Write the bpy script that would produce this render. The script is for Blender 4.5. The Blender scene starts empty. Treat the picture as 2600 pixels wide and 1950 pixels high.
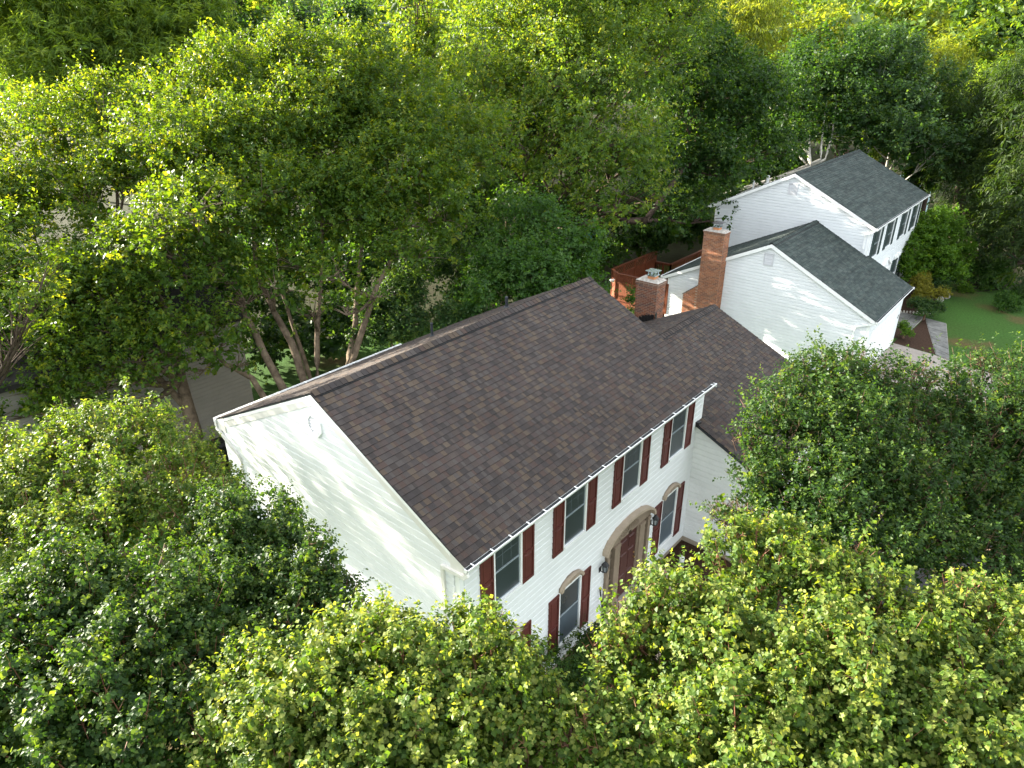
import bpy, math, random
import numpy as np
from mathutils import Matrix, Vector

scene = bpy.context.scene
col = scene.collection

# ------------------------------------------------------------------ camera, sky, sun, exposure
cam_data = bpy.data.cameras.new('camera')
cam = bpy.data.objects.new('camera', cam_data)
col.objects.link(cam)
scene.camera = cam
cam_data.sensor_width = 36.0
cam_data.lens = 24.82
cam_data.clip_start = 0.3
cam_data.clip_end = 1500
YAW, PITCH, ROLL = 0.865, 0.455, -0.006
_f = Vector((math.sin(YAW) * math.cos(PITCH), math.cos(YAW) * math.cos(PITCH), -math.sin(PITCH)))
_r = Vector((math.cos(YAW), -math.sin(YAW), 0))
_u = _r.cross(_f)
_r2 = _r * math.cos(ROLL) + _u * math.sin(ROLL)
_u2 = -_r * math.sin(ROLL) + _u * math.cos(ROLL)
cam.matrix_world = Matrix(((_r2.x, _u2.x, -_f.x, -7.280), (_r2.y, _u2.y, -_f.y, -7.548), (_r2.z, _u2.z, -_f.z, 14.271), (0, 0, 0, 1)))
CAM = Vector((-7.280, -7.548, 14.271))

SUN_TO = Vector((-0.25, 1.0, 0.335)).normalized()      # towards the sun
SUN_EL = math.asin(SUN_TO.z)
SUN_AZ = math.atan2(SUN_TO.x, SUN_TO.y)
world = bpy.data.worlds.new('World')
scene.world = world
world.use_nodes = True
wn = world.node_tree
wn.nodes.clear()
sky = wn.nodes.new('ShaderNodeTexSky')
sky.sky_type = 'NISHITA'
sky.sun_disc = False
sky.sun_elevation = SUN_EL
sky.sun_rotation = SUN_AZ
sky.air_density = 1.0
sky.dust_density = 1.5
sky.ozone_density = 1.0
bg = wn.nodes.new('ShaderNodeBackground')
bg.inputs['Strength'].default_value = 0.095
wo = wn.nodes.new('ShaderNodeOutputWorld')
hs = wn.nodes.new('ShaderNodeHueSaturation')          # thin summer haze: a paler sky
hs.inputs['Saturation'].default_value = 0.45
wn.links.new(sky.outputs[0], hs.inputs['Color'])
veil = wn.nodes.new('ShaderNodeMix')                    # high thin cloud evens the sky out
veil.data_type = 'RGBA'
veil.inputs['Factor'].default_value = 0.55
veil.inputs['B'].default_value = (5.0, 5.3, 5.6, 1)
wn.links.new(hs.outputs[0], veil.inputs['A'])
wn.links.new(veil.outputs['Result'], bg.inputs[0])
wn.links.new(bg.outputs[0], wo.inputs[0])

sun_data = bpy.data.lights.new('sun', 'SUN')
sun_data.energy = 5.0
sun_data.angle = math.radians(0.55)
sun_data.color = (1.0, 0.93, 0.78)
sun = bpy.data.objects.new('sun', sun_data)
col.objects.link(sun)
sun.rotation_mode = 'QUATERNION'
sun.rotation_quaternion = (-SUN_TO).to_track_quat('-Z', 'Y')
sun.location = SUN_TO * 200

scene.view_settings.view_transform = 'Standard'
scene.view_settings.look = 'None'
scene.view_settings.exposure = 2.88
scene.view_settings.gamma = 1.0
scene.view_settings.use_curve_mapping = False
scene.render.engine = 'CYCLES'
scene.cycles.max_bounces = 8
scene.cycles.diffuse_bounces = 3
scene.cycles.glossy_bounces = 3
scene.cycles.transmission_bounces = 4
scene.cycles.transparent_max_bounces = 8
scene.cycles.use_denoising = True

# ------------------------------------------------------------------ materials
def node(nt, kind, **kw):
    n = nt.nodes.new(kind)
    for k, v in kw.items():
        setattr(n, k, v)
    return n

def new_mat(name):
    m = bpy.data.materials.new(name)
    m.use_nodes = True
    nt = m.node_tree
    b = nt.nodes['Principled BSDF']
    return m, nt, b

def mat(name, color, rough=0.6, var=0.12, scale=6.0, spec=0.35, bump=0.0, bscale=40.0, metal=0.0, color2=None):
    """plain surface with soft procedural wear between two colours"""
    m, nt, b = new_mat(name)
    b.inputs['Roughness'].default_value = rough
    b.inputs['Metallic'].default_value = metal
    b.inputs['Specular IOR Level'].default_value = spec
    c2 = color2 or tuple(c * (1 - var) for c in color)
    geo = node(nt, 'ShaderNodeNewGeometry')
    n1 = node(nt, 'ShaderNodeTexNoise')
    n1.inputs['Scale'].default_value = scale
    n1.inputs['Detail'].default_value = 6
    n1.inputs['Roughness'].default_value = 0.65
    nt.links.new(geo.outputs['Position'], n1.inputs['Vector'])
    r = node(nt, 'ShaderNodeValToRGB')
    r.color_ramp.elements[0].position = 0.35
    r.color_ramp.elements[0].color = (*c2, 1)
    r.color_ramp.elements[1].position = 0.62
    r.color_ramp.elements[1].color = (*color, 1)
    nt.links.new(n1.outputs['Fac'], r.inputs['Fac'])
    nt.links.new(r.outputs[0], b.inputs['Base Color'])
    if bump > 0:
        n2 = node(nt, 'ShaderNodeTexNoise')
        n2.inputs['Scale'].default_value = bscale
        n2.inputs['Detail'].default_value = 4
        nt.links.new(geo.outputs['Position'], n2.inputs['Vector'])
        bp = node(nt, 'ShaderNodeBump')
        bp.inputs['Strength'].default_value = bump
        bp.inputs['Distance'].default_value = 0.02
        nt.links.new(n2.outputs['Fac'], bp.inputs['Height'])
        nt.links.new(bp.outputs[0], b.inputs['Normal'])
    return m

def attr_mat(name, rough=0.9, noise=0.25, scale=120.0, spec=0.2, stain=0.0, stain_scale=(0.9, 0.9, 0.9), bump=0.25):
    """colour comes from the piece itself (attribute 'col'), with granule noise and optional streaky weathering"""
    m, nt, b = new_mat(name)
    b.inputs['Roughness'].default_value = rough
    b.inputs['Specular IOR Level'].default_value = spec
    at = node(nt, 'ShaderNodeAttribute')
    at.attribute_name = 'col'
    geo = node(nt, 'ShaderNodeNewGeometry')
    n1 = node(nt, 'ShaderNodeTexNoise')
    n1.inputs['Scale'].default_value = scale
    n1.inputs['Detail'].default_value = 3
    nt.links.new(geo.outputs['Position'], n1.inputs['Vector'])
    mr = node(nt, 'ShaderNodeMapRange')
    mr.inputs['From Min'].default_value = 0.3
    mr.inputs['From Max'].default_value = 0.7
    mr.inputs['To Min'].default_value = 1 - noise
    mr.inputs['To Max'].default_value = 1 + noise
    nt.links.new(n1.outputs['Fac'], mr.inputs['Value'])
    mul = node(nt, 'ShaderNodeVectorMath', operation='SCALE')
    nt.links.new(at.outputs['Color'], mul.inputs[0])
    nt.links.new(mr.outputs[0], mul.inputs['Scale'])
    out = mul.outputs[0]
    if stain > 0:
        mp = node(nt, 'ShaderNodeMapping')
        mp.inputs['Scale'].default_value = stain_scale
        nt.links.new(geo.outputs['Position'], mp.inputs['Vector'])
        n2 = node(nt, 'ShaderNodeTexNoise')
        n2.inputs['Scale'].default_value = 1.0
        n2.inputs['Detail'].default_value = 5
        nt.links.new(mp.outputs[0], n2.inputs['Vector'])
        mr2 = node(nt, 'ShaderNodeMapRange')
        mr2.inputs['From Min'].default_value = 0.3
        mr2.inputs['From Max'].default_value = 0.7
        mr2.inputs['To Min'].default_value = 1 - stain
        mr2.inputs['To Max'].default_value = 1 + stain
        nt.links.new(n2.outputs['Fac'], mr2.inputs['Value'])
        mul2 = node(nt, 'ShaderNodeVectorMath', operation='SCALE')
        nt.links.new(out, mul2.inputs[0])
        nt.links.new(mr2.outputs[0], mul2.inputs['Scale'])
        out = mul2.outputs[0]
    nt.links.new(out, b.inputs['Base Color'])
    bp = node(nt, 'ShaderNodeBump')
    bp.inputs['Strength'].default_value = bump
    bp.inputs['Distance'].default_value = 0.01
    nt.links.new(n1.outputs['Fac'], bp.inputs['Height'])
    nt.links.new(bp.outputs[0], b.inputs['Normal'])
    return m

def leaf_mat(name, dark, light, tip, trans, rough=0.5, spec=0.22, tmix=0.47):
    """leaf: per-leaf colour from attribute 'tint' (0 old leaf .. 1 fresh leaf), light shines through the blade"""
    m, nt, b = new_mat(name)
    b.inputs['Roughness'].default_value = rough
    b.inputs['Specular IOR Level'].default_value = spec
    at = node(nt, 'ShaderNodeAttribute')
    at.attribute_name = 'tint'
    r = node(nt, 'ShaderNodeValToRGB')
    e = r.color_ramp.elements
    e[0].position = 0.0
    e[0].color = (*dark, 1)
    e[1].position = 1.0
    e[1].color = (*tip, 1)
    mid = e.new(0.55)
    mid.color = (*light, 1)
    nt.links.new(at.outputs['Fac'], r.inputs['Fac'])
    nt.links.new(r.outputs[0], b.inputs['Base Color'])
    tr = node(nt, 'ShaderNodeBsdfTranslucent')
    mx = node(nt, 'ShaderNodeMix', data_type='RGBA', blend_type='MULTIPLY')
    mx.inputs['Factor'].default_value = 1.0
    nt.links.new(r.outputs[0], mx.inputs['A'])
    mx.inputs['B'].default_value = (*trans, 1)
    nt.links.new(mx.outputs['Result'], tr.inputs['Color'])
    ms = node(nt, 'ShaderNodeMixShader')
    ms.inputs['Fac'].default_value = tmix
    nt.links.new(b.outputs[0], ms.inputs[1])
    nt.links.new(tr.outputs[0], ms.inputs[2])
    out = [n for n in nt.nodes if n.type == 'OUTPUT_MATERIAL'][0]
    nt.links.new(ms.outputs[0], out.inputs['Surface'])
    return m

M = {}
M['white_siding'] = mat('white_siding', (0.70, 0.71, 0.70), 0.45, 0.06, 1.3, 0.35, 0.05, 60)
M['vinyl_siding'] = mat('vinyl_siding', (0.68, 0.695, 0.70), 0.45, 0.06, 1.3, 0.35, 0.05, 60)
M['aged_siding'] = mat('aged_siding', (0.68, 0.69, 0.66), 0.5, 0.10, 1.6, 0.3, 0.05, 60)
M['white_trim'] = mat('white_trim', (0.80, 0.80, 0.78), 0.4, 0.06, 3)
M['cream_trim'] = mat('cream_trim', (0.66, 0.64, 0.59), 0.45, 0.10, 3)
M['gutter_inside'] = mat('gutter_inside', (0.035, 0.038, 0.04), 0.7, 0.4, 9)
M['black_metal'] = mat('black_metal', (0.012, 0.012, 0.013), 0.45, 0.3, 20)
M['pipe_dark'] = mat('pipe_dark', (0.03, 0.034, 0.04), 0.5, 0.2, 12)
M['shutter_red'] = mat('shutter_red', (0.098, 0.024, 0.019), 0.55, 0.22, 5, 0.35, 0.1, 90)
M['door_red'] = mat('door_red', (0.062, 0.020, 0.017), 0.45, 0.15, 5)
M['shutter_green'] = mat('shutter_green', (0.030, 0.048, 0.048), 0.5, 0.2, 8)
M['tan_trim'] = mat('tan_trim', (0.23, 0.175, 0.125), 0.55, 0.14, 4, 0.3, 0.06, 60)
M['concrete'] = mat('concrete', (0.28, 0.255, 0.22), 0.85, 0.3, 5, 0.2, 0.3, 80)
M['drive'] = mat('drive', (0.30, 0.26, 0.225), 0.85, 0.22, 3, 0.2, 0.3, 90)
M['slab'] = mat('slab', (0.19, 0.185, 0.17), 0.8, 0.5, 2.2, 0.25, 0.25, 60)
M['joint'] = mat('joint', (0.40, 0.37, 0.32), 0.9, 0.25, 7)
M['foundation'] = mat('foundation', (0.34, 0.29, 0.22), 0.85, 0.2, 4, 0.2, 0.2, 60)
M['mortar'] = mat('mortar', (0.40, 0.31, 0.235), 0.95, 0.35, 7, 0.15, 0.4, 120)
M['crown_mortar'] = mat('crown_mortar', (0.40, 0.365, 0.32), 0.9, 0.45, 7, 0.2, 0.5, 40)
M['clay'] = mat('clay', (0.50, 0.21, 0.09), 0.7, 0.25, 9)
M['galvanised'] = mat('galvanised', (0.62, 0.68, 0.72), 0.25, 0.12, 8, 0.5, 0, 40, 0.85)
M['dark_cap'] = mat('dark_cap', (0.14, 0.13, 0.13), 0.4, 0.3, 10, 0.5, 0, 40, 0.5)
M['deck_stain'] = mat('deck_stain', (0.19, 0.055, 0.023), 0.6, 0.32, 6, 0.3, 0.15, 70)
M['rope'] = mat('rope', (0.02, 0.22, 0.26), 0.7, 0.2, 8)
M['strap'] = mat('strap', (0.03, 0.33, 0.45), 0.6, 0.2, 8)
M['lamp_glass'] = mat('lamp_glass', (0.25, 0.27, 0.28), 0.12, 0.1, 10, 0.6)
M['brass'] = mat('brass', (0.7, 0.5, 0.2), 0.3, 0.1, 10, 0.5, 0, 40, 0.9)
M['mulch'] = mat('mulch', (0.055, 0.030, 0.018), 0.95, 0.55, 14, 0.15, 0.8, 30)
M['grey_wood'] = mat('grey_wood', (0.26, 0.24, 0.21), 0.8, 0.3, 6)
M['brown_roof'] = mat('brown_roof', (0.018, 0.016, 0.014), 0.9, 0.3, 6)
M['beige_siding'] = mat('beige_siding', (0.19, 0.175, 0.148), 0.6, 0.12, 2)
M['asphalt'] = mat('asphalt', (0.032, 0.031, 0.030), 0.9, 0.3, 3, 0.2, 0.3, 60)
M['pale_blue'] = mat('pale_blue', (0.45, 0.62, 0.62), 0.5, 0.15, 3)
M['far_white'] = mat('far_white', (0.75, 0.74, 0.72), 0.6, 0.1, 2)
M['car_paint'] = mat('car_paint', (0.02, 0.022, 0.026), 0.2, 0.1, 6, 0.6)
M['tyre'] = mat('tyre', (0.02, 0.02, 0.02), 0.9, 0.2, 20)
M['silver'] = mat('silver', (0.55, 0.55, 0.55), 0.3, 0.1, 10, 0.5, 0, 40, 0.8)
M['stone'] = mat('stone', (0.30, 0.28, 0.25), 0.9, 0.4, 8, 0.2, 0.5, 30)
M['wire'] = mat('wire', (0.35, 0.36, 0.37), 0.5, 0.1, 10)
M['shingle'] = attr_mat('shingle', 0.92, 0.22, 160, 0.15, 0.10, (0.5, 0.5, 0.5))
M['old_shingle'] = attr_mat('old_shingle', 0.92, 0.2, 120, 0.15, 0.26, (0.7, 4.5, 4.5))
M['brick'] = attr_mat('brick', 0.85, 0.25, 60, 0.2, 0.15, (2, 2, 2))
M['bark_tan'] = mat('bark_tan', (0.150, 0.112, 0.076), 0.9, 0.45, 4, 0.15, 0.8, 14, 0, (0.066, 0.048, 0.032))
M['bark_dark'] = mat('bark_dark', (0.085, 0.06, 0.045), 0.95, 0.4, 6, 0.15, 0.8, 14)
M['bark_pale'] = mat('bark_pale', (0.42, 0.39, 0.33), 0.85, 0.4, 6, 0.2, 0.5, 16)
M['red_twig'] = mat('red_twig', (0.17, 0.075, 0.040), 0.7, 0.3, 8)
M['twig'] = mat('twig', (0.13, 0.075, 0.045), 0.85, 0.35, 8)

def glass_mat(name, c, rough):
    m, nt, b = new_mat(name)
    b.inputs['Base Color'].default_value = (*c, 1)
    b.inputs['Roughness'].default_value = rough
    b.inputs['Specular IOR Level'].default_value = 0.6
    geo = node(nt, 'ShaderNodeNewGeometry')
    n1 = node(nt, 'ShaderNodeTexNoise')
    n1.inputs['Scale'].default_value = 2.2
    nt.links.new(geo.outputs['Position'], n1.inputs['Vector'])
    mr = node(nt, 'ShaderNodeMapRange')
    mr.inputs['To Min'].default_value = rough * 0.6
    mr.inputs['To Max'].default_value = rough * 1.6
    nt.links.new(n1.outputs['Fac'], mr.inputs['Value'])
    nt.links.new(mr.outputs[0], b.inputs['Roughness'])
    r = node(nt, 'ShaderNodeValToRGB')
    r.color_ramp.elements[0].color = (*[x * 0.6 for x in c], 1)
    r.color_ramp.elements[1].color = (*[x * 1.4 for x in c], 1)
    nt.links.new(n1.outputs['Fac'], r.inputs['Fac'])
    nt.links.new(r.outputs[0], b.inputs['Base Color'])
    return m
M['glass'] = glass_mat('glass', (0.028, 0.036, 0.04), 0.3)
M['screen'] = glass_mat('screen', (0.055, 0.075, 0.09), 0.5)

# leaf kinds
L = {}
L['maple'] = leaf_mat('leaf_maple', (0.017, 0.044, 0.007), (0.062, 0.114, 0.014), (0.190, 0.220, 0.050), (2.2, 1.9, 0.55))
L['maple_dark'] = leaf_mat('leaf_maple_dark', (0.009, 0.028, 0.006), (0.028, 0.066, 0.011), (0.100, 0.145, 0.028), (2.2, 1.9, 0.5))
L['birch'] = leaf_mat('leaf_birch', (0.015, 0.044, 0.005), (0.050, 0.102, 0.010), (0.150, 0.185, 0.022), (2.8, 2.1, 0.4), tmix=0.5)
L['oak'] = leaf_mat('leaf_oak', (0.019, 0.052, 0.008), (0.062, 0.120, 0.017), (0.165, 0.200, 0.034), (2.7, 2.1, 0.45), tmix=0.5)
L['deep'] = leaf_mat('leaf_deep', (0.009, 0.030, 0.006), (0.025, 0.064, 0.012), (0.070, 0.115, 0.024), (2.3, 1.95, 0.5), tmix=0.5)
L['blue'] = leaf_mat('leaf_blue', (0.012, 0.036, 0.010), (0.031, 0.071, 0.020), (0.080, 0.122, 0.034), (2.2, 1.9, 0.6), tmix=0.5)
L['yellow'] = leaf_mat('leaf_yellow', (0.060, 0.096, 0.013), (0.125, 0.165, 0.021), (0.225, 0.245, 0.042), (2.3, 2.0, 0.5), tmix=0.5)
L['needle'] = leaf_mat('leaf_needle', (0.036, 0.080, 0.014), (0.088, 0.145, 0.024), (0.160, 0.210, 0.042), (2.5, 2.2, 0.5), 0.5, 0.2, 0.55)
L['needle_dark'] = leaf_mat('leaf_needle_dark', (0.009, 0.023, 0.006), (0.024, 0.048, 0.010), (0.064, 0.092, 0.017), (2.1, 1.95, 0.5), 0.5, 0.2)
L['shrub'] = leaf_mat('leaf_shrub', (0.026, 0.070, 0.005), (0.060, 0.128, 0.009), (0.120, 0.190, 0.018), (2.0, 1.9, 0.5))
L['gold'] = leaf_mat('leaf_gold', (0.075, 0.080, 0.010), (0.145, 0.140, 0.016), (0.24, 0.215, 0.028), (1.6, 1.5, 0.4))
L['bright'] = leaf_mat('leaf_bright', (0.014, 0.046, 0.007), (0.032, 0.082, 0.012), (0.070, 0.130, 0.022), (2.1, 1.9, 0.5))

# ------------------------------------------------------------------ mesh helpers
class MB:
    """collects polygons; build() links them as ONE mesh object"""
    def __init__(s):
        s.v, s.f, s.c = [], [], []
    def poly(s, pts, c=None):
        n = len(s.v)
        s.v += [tuple(p) for p in pts]
        s.f.append(tuple(range(n, n + len(pts))))
        s.c.append(c)
    def hexa(s, p, c=None, edge=None):
        """p: bottom 4 then top 4 (same order); top face takes c, the rest take edge"""
        n = len(s.v)
        s.v += [tuple(q) for q in p]
        fs = ((4, 5, 6, 7), (3, 2, 1, 0), (0, 1, 5, 4), (1, 2, 6, 5), (2, 3, 7, 6), (3, 0, 4, 7))
        for i, q in enumerate(fs):
            s.f.append(tuple(n + k for k in q))
            s.c.append(c if i == 0 else (edge or c))
    def box(s, x0, x1, y0, y1, z0, z1, c=None):
        s.hexa([(x0, y0, z0), (x1, y0, z0), (x1, y1, z0), (x0, y1, z0), (x0, y0, z1), (x1, y0, z1), (x1, y1, z1), (x0, y1, z1)], c)
    def bar(s, a, b, w, h, up=(0, 0, 1), c=None):
        a, b, up = Vector(a), Vector(b), Vector(up)
        d = (b - a).normalized()
        sd = d.cross(up)
        if sd.length < 1e-5:
            sd = d.cross(Vector((1, 0, 0)))
        sd.normalize()
        u = sd.cross(d)
        p = []
        for k in (-1, 1):
            p += [a - sd * w / 2 + u * k * h / 2, a + sd * w / 2 + u * k * h / 2, b + sd * w / 2 + u * k * h / 2, b - sd * w / 2 + u * k * h / 2]
        s.hexa(p, c)
    def prism(s, prof, a, b, c=None):
        """prof: list of 3d offsets (closed); swept from a to b"""
        a, b = Vector(a), Vector(b)
        n, k = len(s.v), len(prof)
        s.v += [tuple(a + Vector(q)) for q in prof] + [tuple(b + Vector(q)) for q in prof]
        for i in range(k):
            j = (i + 1) % k
            s.f.append((n + i, n + j, n + k + j, n + k + i)); s.c.append(c)
        s.f.append(tuple(n + i for i in range(k))[::-1]); s.c.append(c)
        s.f.append(tuple(n + k + i for i in range(k))); s.c.append(c)
    def tube(s, pts, rad, seg=6, c=None, cap=True):
        pts = [Vector(p) for p in pts]
        n0 = len(s.v)
        ref = Vector((0.31, 0.17, 0.93))
        for i, p in enumerate(pts):
            d = (pts[min(i + 1, len(pts) - 1)] - pts[max(i - 1, 0)])
            d = d.normalized() if d.length > 1e-9 else Vector((0, 0, 1))
            a = d.cross(ref)
            if a.length < 1e-3:
                a = d.cross(Vector((1, 0, 0)))
            a.normalize()
            b = d.cross(a)
            for k in range(seg):
                t = 2 * math.pi * k / seg
                s.v.append(tuple(p + (a * math.cos(t) + b * math.sin(t)) * rad[i]))
        for i in range(len(pts) - 1):
            for k in range(seg):
                j = (k + 1) % seg
                s.f.append((n0 + i * seg + k, n0 + i * seg + j, n0 + (i + 1) * seg + j, n0 + (i + 1) * seg + k)); s.c.append(c)
        if cap:
            s.f.append(tuple(n0 + k for k in range(seg))[::-1]); s.c.append(c)
            m = n0 + (len(pts) - 1) * seg
            s.f.append(tuple(m + k for k in range(seg))); s.c.append(c)
    def mesh(s, name, origin=(0, 0, 0)):
        me = bpy.data.meshes.new(name)
        o = Vector(origin)
        me.from_pydata([tuple(Vector(p) - o) for p in s.v], [], s.f)
        if any(c is not None for c in s.c):
            a = me.attributes.new('col', 'FLOAT_COLOR', 'FACE')
            flat = []
            for c in s.c:
                flat += [*(c or (0.5, 0.5, 0.5)), 1.0]
            a.data.foreach_set('color', flat)
        return me
    def build(s, name, m, parent=None, smooth=False):
        """vertices are given in the parent's own frame"""
        me = s.mesh(name)
        me.materials.append(m)
        if smooth:
            me.polygons.foreach_set('use_smooth', [True] * len(me.polygons))
        ob = bpy.data.objects.new(name, me)
        col.objects.link(ob)
        if parent is not None:
            ob.parent = parent
        return ob

def thing(name, label, cat, loc=(0, 0, 0), rz=0.0, group=None):
    o = bpy.data.objects.new(name, None)
    o.empty_display_size = 0.3
    col.objects.link(o)
    o.location = loc
    o.rotation_euler = (0, 0, rz)
    o['label'] = label
    o['category'] = cat
    if group:
        o['group'] = group
    return o

def tag(o, label, cat, group=None):
    o['label'] = label
    o['category'] = cat
    if group:
        o['group'] = group
    return o

def struct(o):
    o['kind'] = 'structure'
    return o

def shared(name, me, parent, mw=None, loc=None):
    o = bpy.data.objects.new(name, me)
    col.objects.link(o)
    o.parent = parent
    if mw is not None:
        o.matrix_local = mw
    if loc is not None:
        o.location = loc
    return o

# ------------------------------------------------------------------ ground, drives, paths
def ground_mat():
    m, nt, b = new_mat('lawn')
    b.inputs['Roughness'].default_value = 0.95
    b.inputs['Specular IOR Level'].default_value = 0.1
    geo = node(nt, 'ShaderNodeNewGeometry')
    n1 = node(nt, 'ShaderNodeTexNoise'); n1.inputs['Scale'].default_value = 0.28; n1.inputs['Detail'].default_value = 8
    n2 = node(nt, 'ShaderNodeTexNoise'); n2.inputs['Scale'].default_value = 9.0; n2.inputs['Detail'].default_value = 8
    n2.inputs['Roughness'].default_value = 0.75
    for n in (n1, n2):
        nt.links.new(geo.outputs['Position'], n.inputs['Vector'])
    r1 = node(nt, 'ShaderNodeValToRGB')
    e = r1.color_ramp.elements
    e[0].position = 0.34; e[0].color = (0.085, 0.066, 0.026, 1)
    e[1].position = 0.62; e[1].color = (0.040, 0.092, 0.017, 1)
    k = e.new(0.44); k.color = (0.040, 0.082, 0.016, 1)
    nt.links.new(n1.outputs['Fac'], r1.inputs['Fac'])
    mr = node(nt, 'ShaderNodeMapRange')
    mr.inputs['From Min'].default_value = 0.3; mr.inputs['From Max'].default_value = 0.7
    mr.inputs['To Min'].default_value = 0.55; mr.inputs['To Max'].default_value = 1.35
    nt.links.new(n2.outputs['Fac'], mr.inputs['Value'])
    mul = node(nt, 'ShaderNodeVectorMath', operation='SCALE')
    nt.links.new(r1.outputs[0], mul.inputs[0])
    nt.links.new(mr.outputs[0], mul.inputs['Scale'])
    nt.links.new(mul.outputs[0], b.inputs['Base Color'])
    bp = node(nt, 'ShaderNodeBump'); bp.inputs['Strength'].default_value = 0.8; bp.inputs['Distance'].default_value = 0.05
    nt.links.new(n2.outputs['Fac'], bp.inputs['Height'])
    nt.links.new(bp.outputs[0], b.inputs['Normal'])
    return m
M['lawn'] = ground_mat()
M['woods_floor'] = mat('woods_floor', (0.026, 0.024, 0.012), 0.95, 0.5, 1.2, 0.1, 0.6, 8, 0, (0.03, 0.035, 0.015))

g = MB()
g.poly([(-300, -300, 0), (480, -300, 0), (480, 480, 0), (-300, 480, 0)])
struct(g.build('ground', M['lawn']))
def sheet(name, pts, m, z):
    s = MB()
    s.poly([(x, y, z) for x, y in pts])
    return struct(s.build(name, m))
sheet('woods_floor', [(-60, 24), (9, 24), (24, 17), (60, 12), (44.5, -1.2), (43.2, -2.4), (46, -4.6), (64, -6), (130, -6), (160, 140), (30, 150), (-60, 150)], M['woods_floor'], 0.004)
sheet('mulch_bed', [(0.2, -0.013), (9.787, -0.013), (9.787, -2.3), (7.9, -2.3), (7.9, -1.2), (0.2, -1.7)], M['mulch'], 0.004)
sheet('planting_bed', [(32.0, -0.75), (36.6, -0.35), (40.6, -1.25), (43.0, -1.0), (44.5, 2.5), (41.9, 3.5), (32.0, 1.3)], M['mulch'], 0.008)
sheet('planting_bed', [(31.2, -0.72), (33.9, -0.72), (33.62, -1.0), (36.2, -1.08), (30.95, -2.72)], M['mulch'], 0.012)
sheet('driveway', [(26.3, -0.7), (31.2, -0.7), (30.9, -2.6), (30.2, -4.2), (30.2, -16), (26.0, -16)], M['drive'], 0.006)
sheet('driveway', [(10.4, -2.2), (15.7, -2.2), (15.7, -18), (10.4, -18)], M['asphalt'], 0.006)
sheet('street', [(-120, -18), (160, -18), (160, -26), (-120, -26)], M['asphalt'], 0.010)
sheet('driveway', [(-16.5, 6), (-9.5, 6), (-9.5, 40), (-16.5, 40)], M['asphalt'], 0.006)

def hills():
    m = MB()
    na, nr = 60, 8
    r_ = random.Random(4)
    ph = [r_.uniform(0, 6.28) for _ in range(6)]
    for j in range(nr + 1):
        for i in range(na + 1):
            a = -0.1 + 2.0 * i / na
            d = 205 + 22 * j
            z = (0, 16, 27, 34, 38, 38, 36, 30, 20)[j] * (0.92 + 0.10 * math.sin(a * 7 + ph[0]) + 0.06 * math.sin(a * 17 + ph[1] + j))
            if j:
                z += r_.uniform(-1.6, 1.6)
            m.v.append((-7 + d * math.sin(a), -7 + d * math.cos(a), z - 0.05))
    for j in range(nr):
        for i in range(na):
            k = j * (na + 1) + i
            m.f.append((k, k + 1, k + na + 2, k + na + 1))
            m.c.append(None)
    return struct(m.build('hills', M['wooded_hill'], None, True))
M['wooded_hill'] = mat('wooded_hill', (0.055, 0.085, 0.022), 0.95, 0.5, 0.25, 0.1, 1.0, 0.6, 0, (0.012, 0.026, 0.008))
hills()

# ------------------------------------------------------------------ house pieces
RNG = random.Random(7)
ROOF_COLS = [(0.060, 0.045, 0.038), (0.070, 0.055, 0.047), (0.045, 0.036, 0.032), (0.034, 0.029, 0.027), (0.090, 0.064, 0.044), (0.066, 0.048, 0.043),
             (0.074, 0.063, 0.057), (0.053, 0.044, 0.041), (0.098, 0.073, 0.052), (0.070, 0.045, 0.036), (0.041, 0.035, 0.034), (0.062, 0.052, 0.047)]
OLD_COLS = [(0.046, 0.059, 0.053), (0.053, 0.066, 0.059), (0.041, 0.053, 0.049), (0.060, 0.071, 0.064), (0.037, 0.048, 0.045)]
_mean = (0.060, 0.052, 0.048)
ROOF_COLS = [tuple((a * 0.72 + b * 0.28) * 0.80 for a, b in zip(c, _mean)) for c in ROOF_COLS]
OLD_COLS = [tuple(a * 0.85 for a in c) for c in OLD_COLS]
EDGE = (0.012, 0.011, 0.011)  # black cut edges, pushed darker to carry the course shadow lines

def slope_frame(y_r, z_r, y_e, z_e, x_ref):
    """origin at the ridge, columns: along, up-slope, normal"""
    up = Vector((0, y_r - y_e, z_r - z_e))
    ln = up.length
    up.normalize()
    ax = Vector((1, 0, 0)) if y_e < y_r else Vector((-1, 0, 0))
    n = ax.cross(up)
    return Vector((x_ref, y_r, z_r)), ax, up, n, ln

def shingle_tabs(ln, x0, x1, cols, rng, widths=(0.065, 0.085, 0.105, 0.13, 0.16), expo=0.1429):
    """tabs of one slope: (row distance from ridge, start, width, colour)"""
    out = []
    last = None
    rows = int(ln / expo) + 1
    for r in range(rows):
        s0 = ln - (r + 1) * expo              # distance from the ridge of the upper edge of this course
        x = x0 - rng.random() * 0.15
        while x < x1:
            w = rng.choice(widths)
            a, b = max(x, x0), min(x + w, x1)
            if b - a > 0.02:
                c = rng.choice(cols)
                while c == last:
                    c = rng.choice(cols)
                last = c
                out.append((max(s0, 0.0), s0 + expo, a, b, c, rng.random()))
            x += w
    return out

def tab_hexa(fr, s0, s1, a, b, thick):
    o, ax, up, n, ln = fr
    def P(x, s, h):
        d = x - o.x
        return o + Vector((d, 0, 0)) - up * s + n * h
    if ax.x < 0:
        a, b = b, a
    s0b = max(s0 - 0.03, 0)
    return [P(a, s1, 0.001), P(b, s1, 0.001), P(b, s0b, -0.004), P(a, s0b, -0.004), P(a, s1, thick), P(b, s1, thick), P(b, s0b, 0.003), P(a, s0b, 0.003)]

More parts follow.
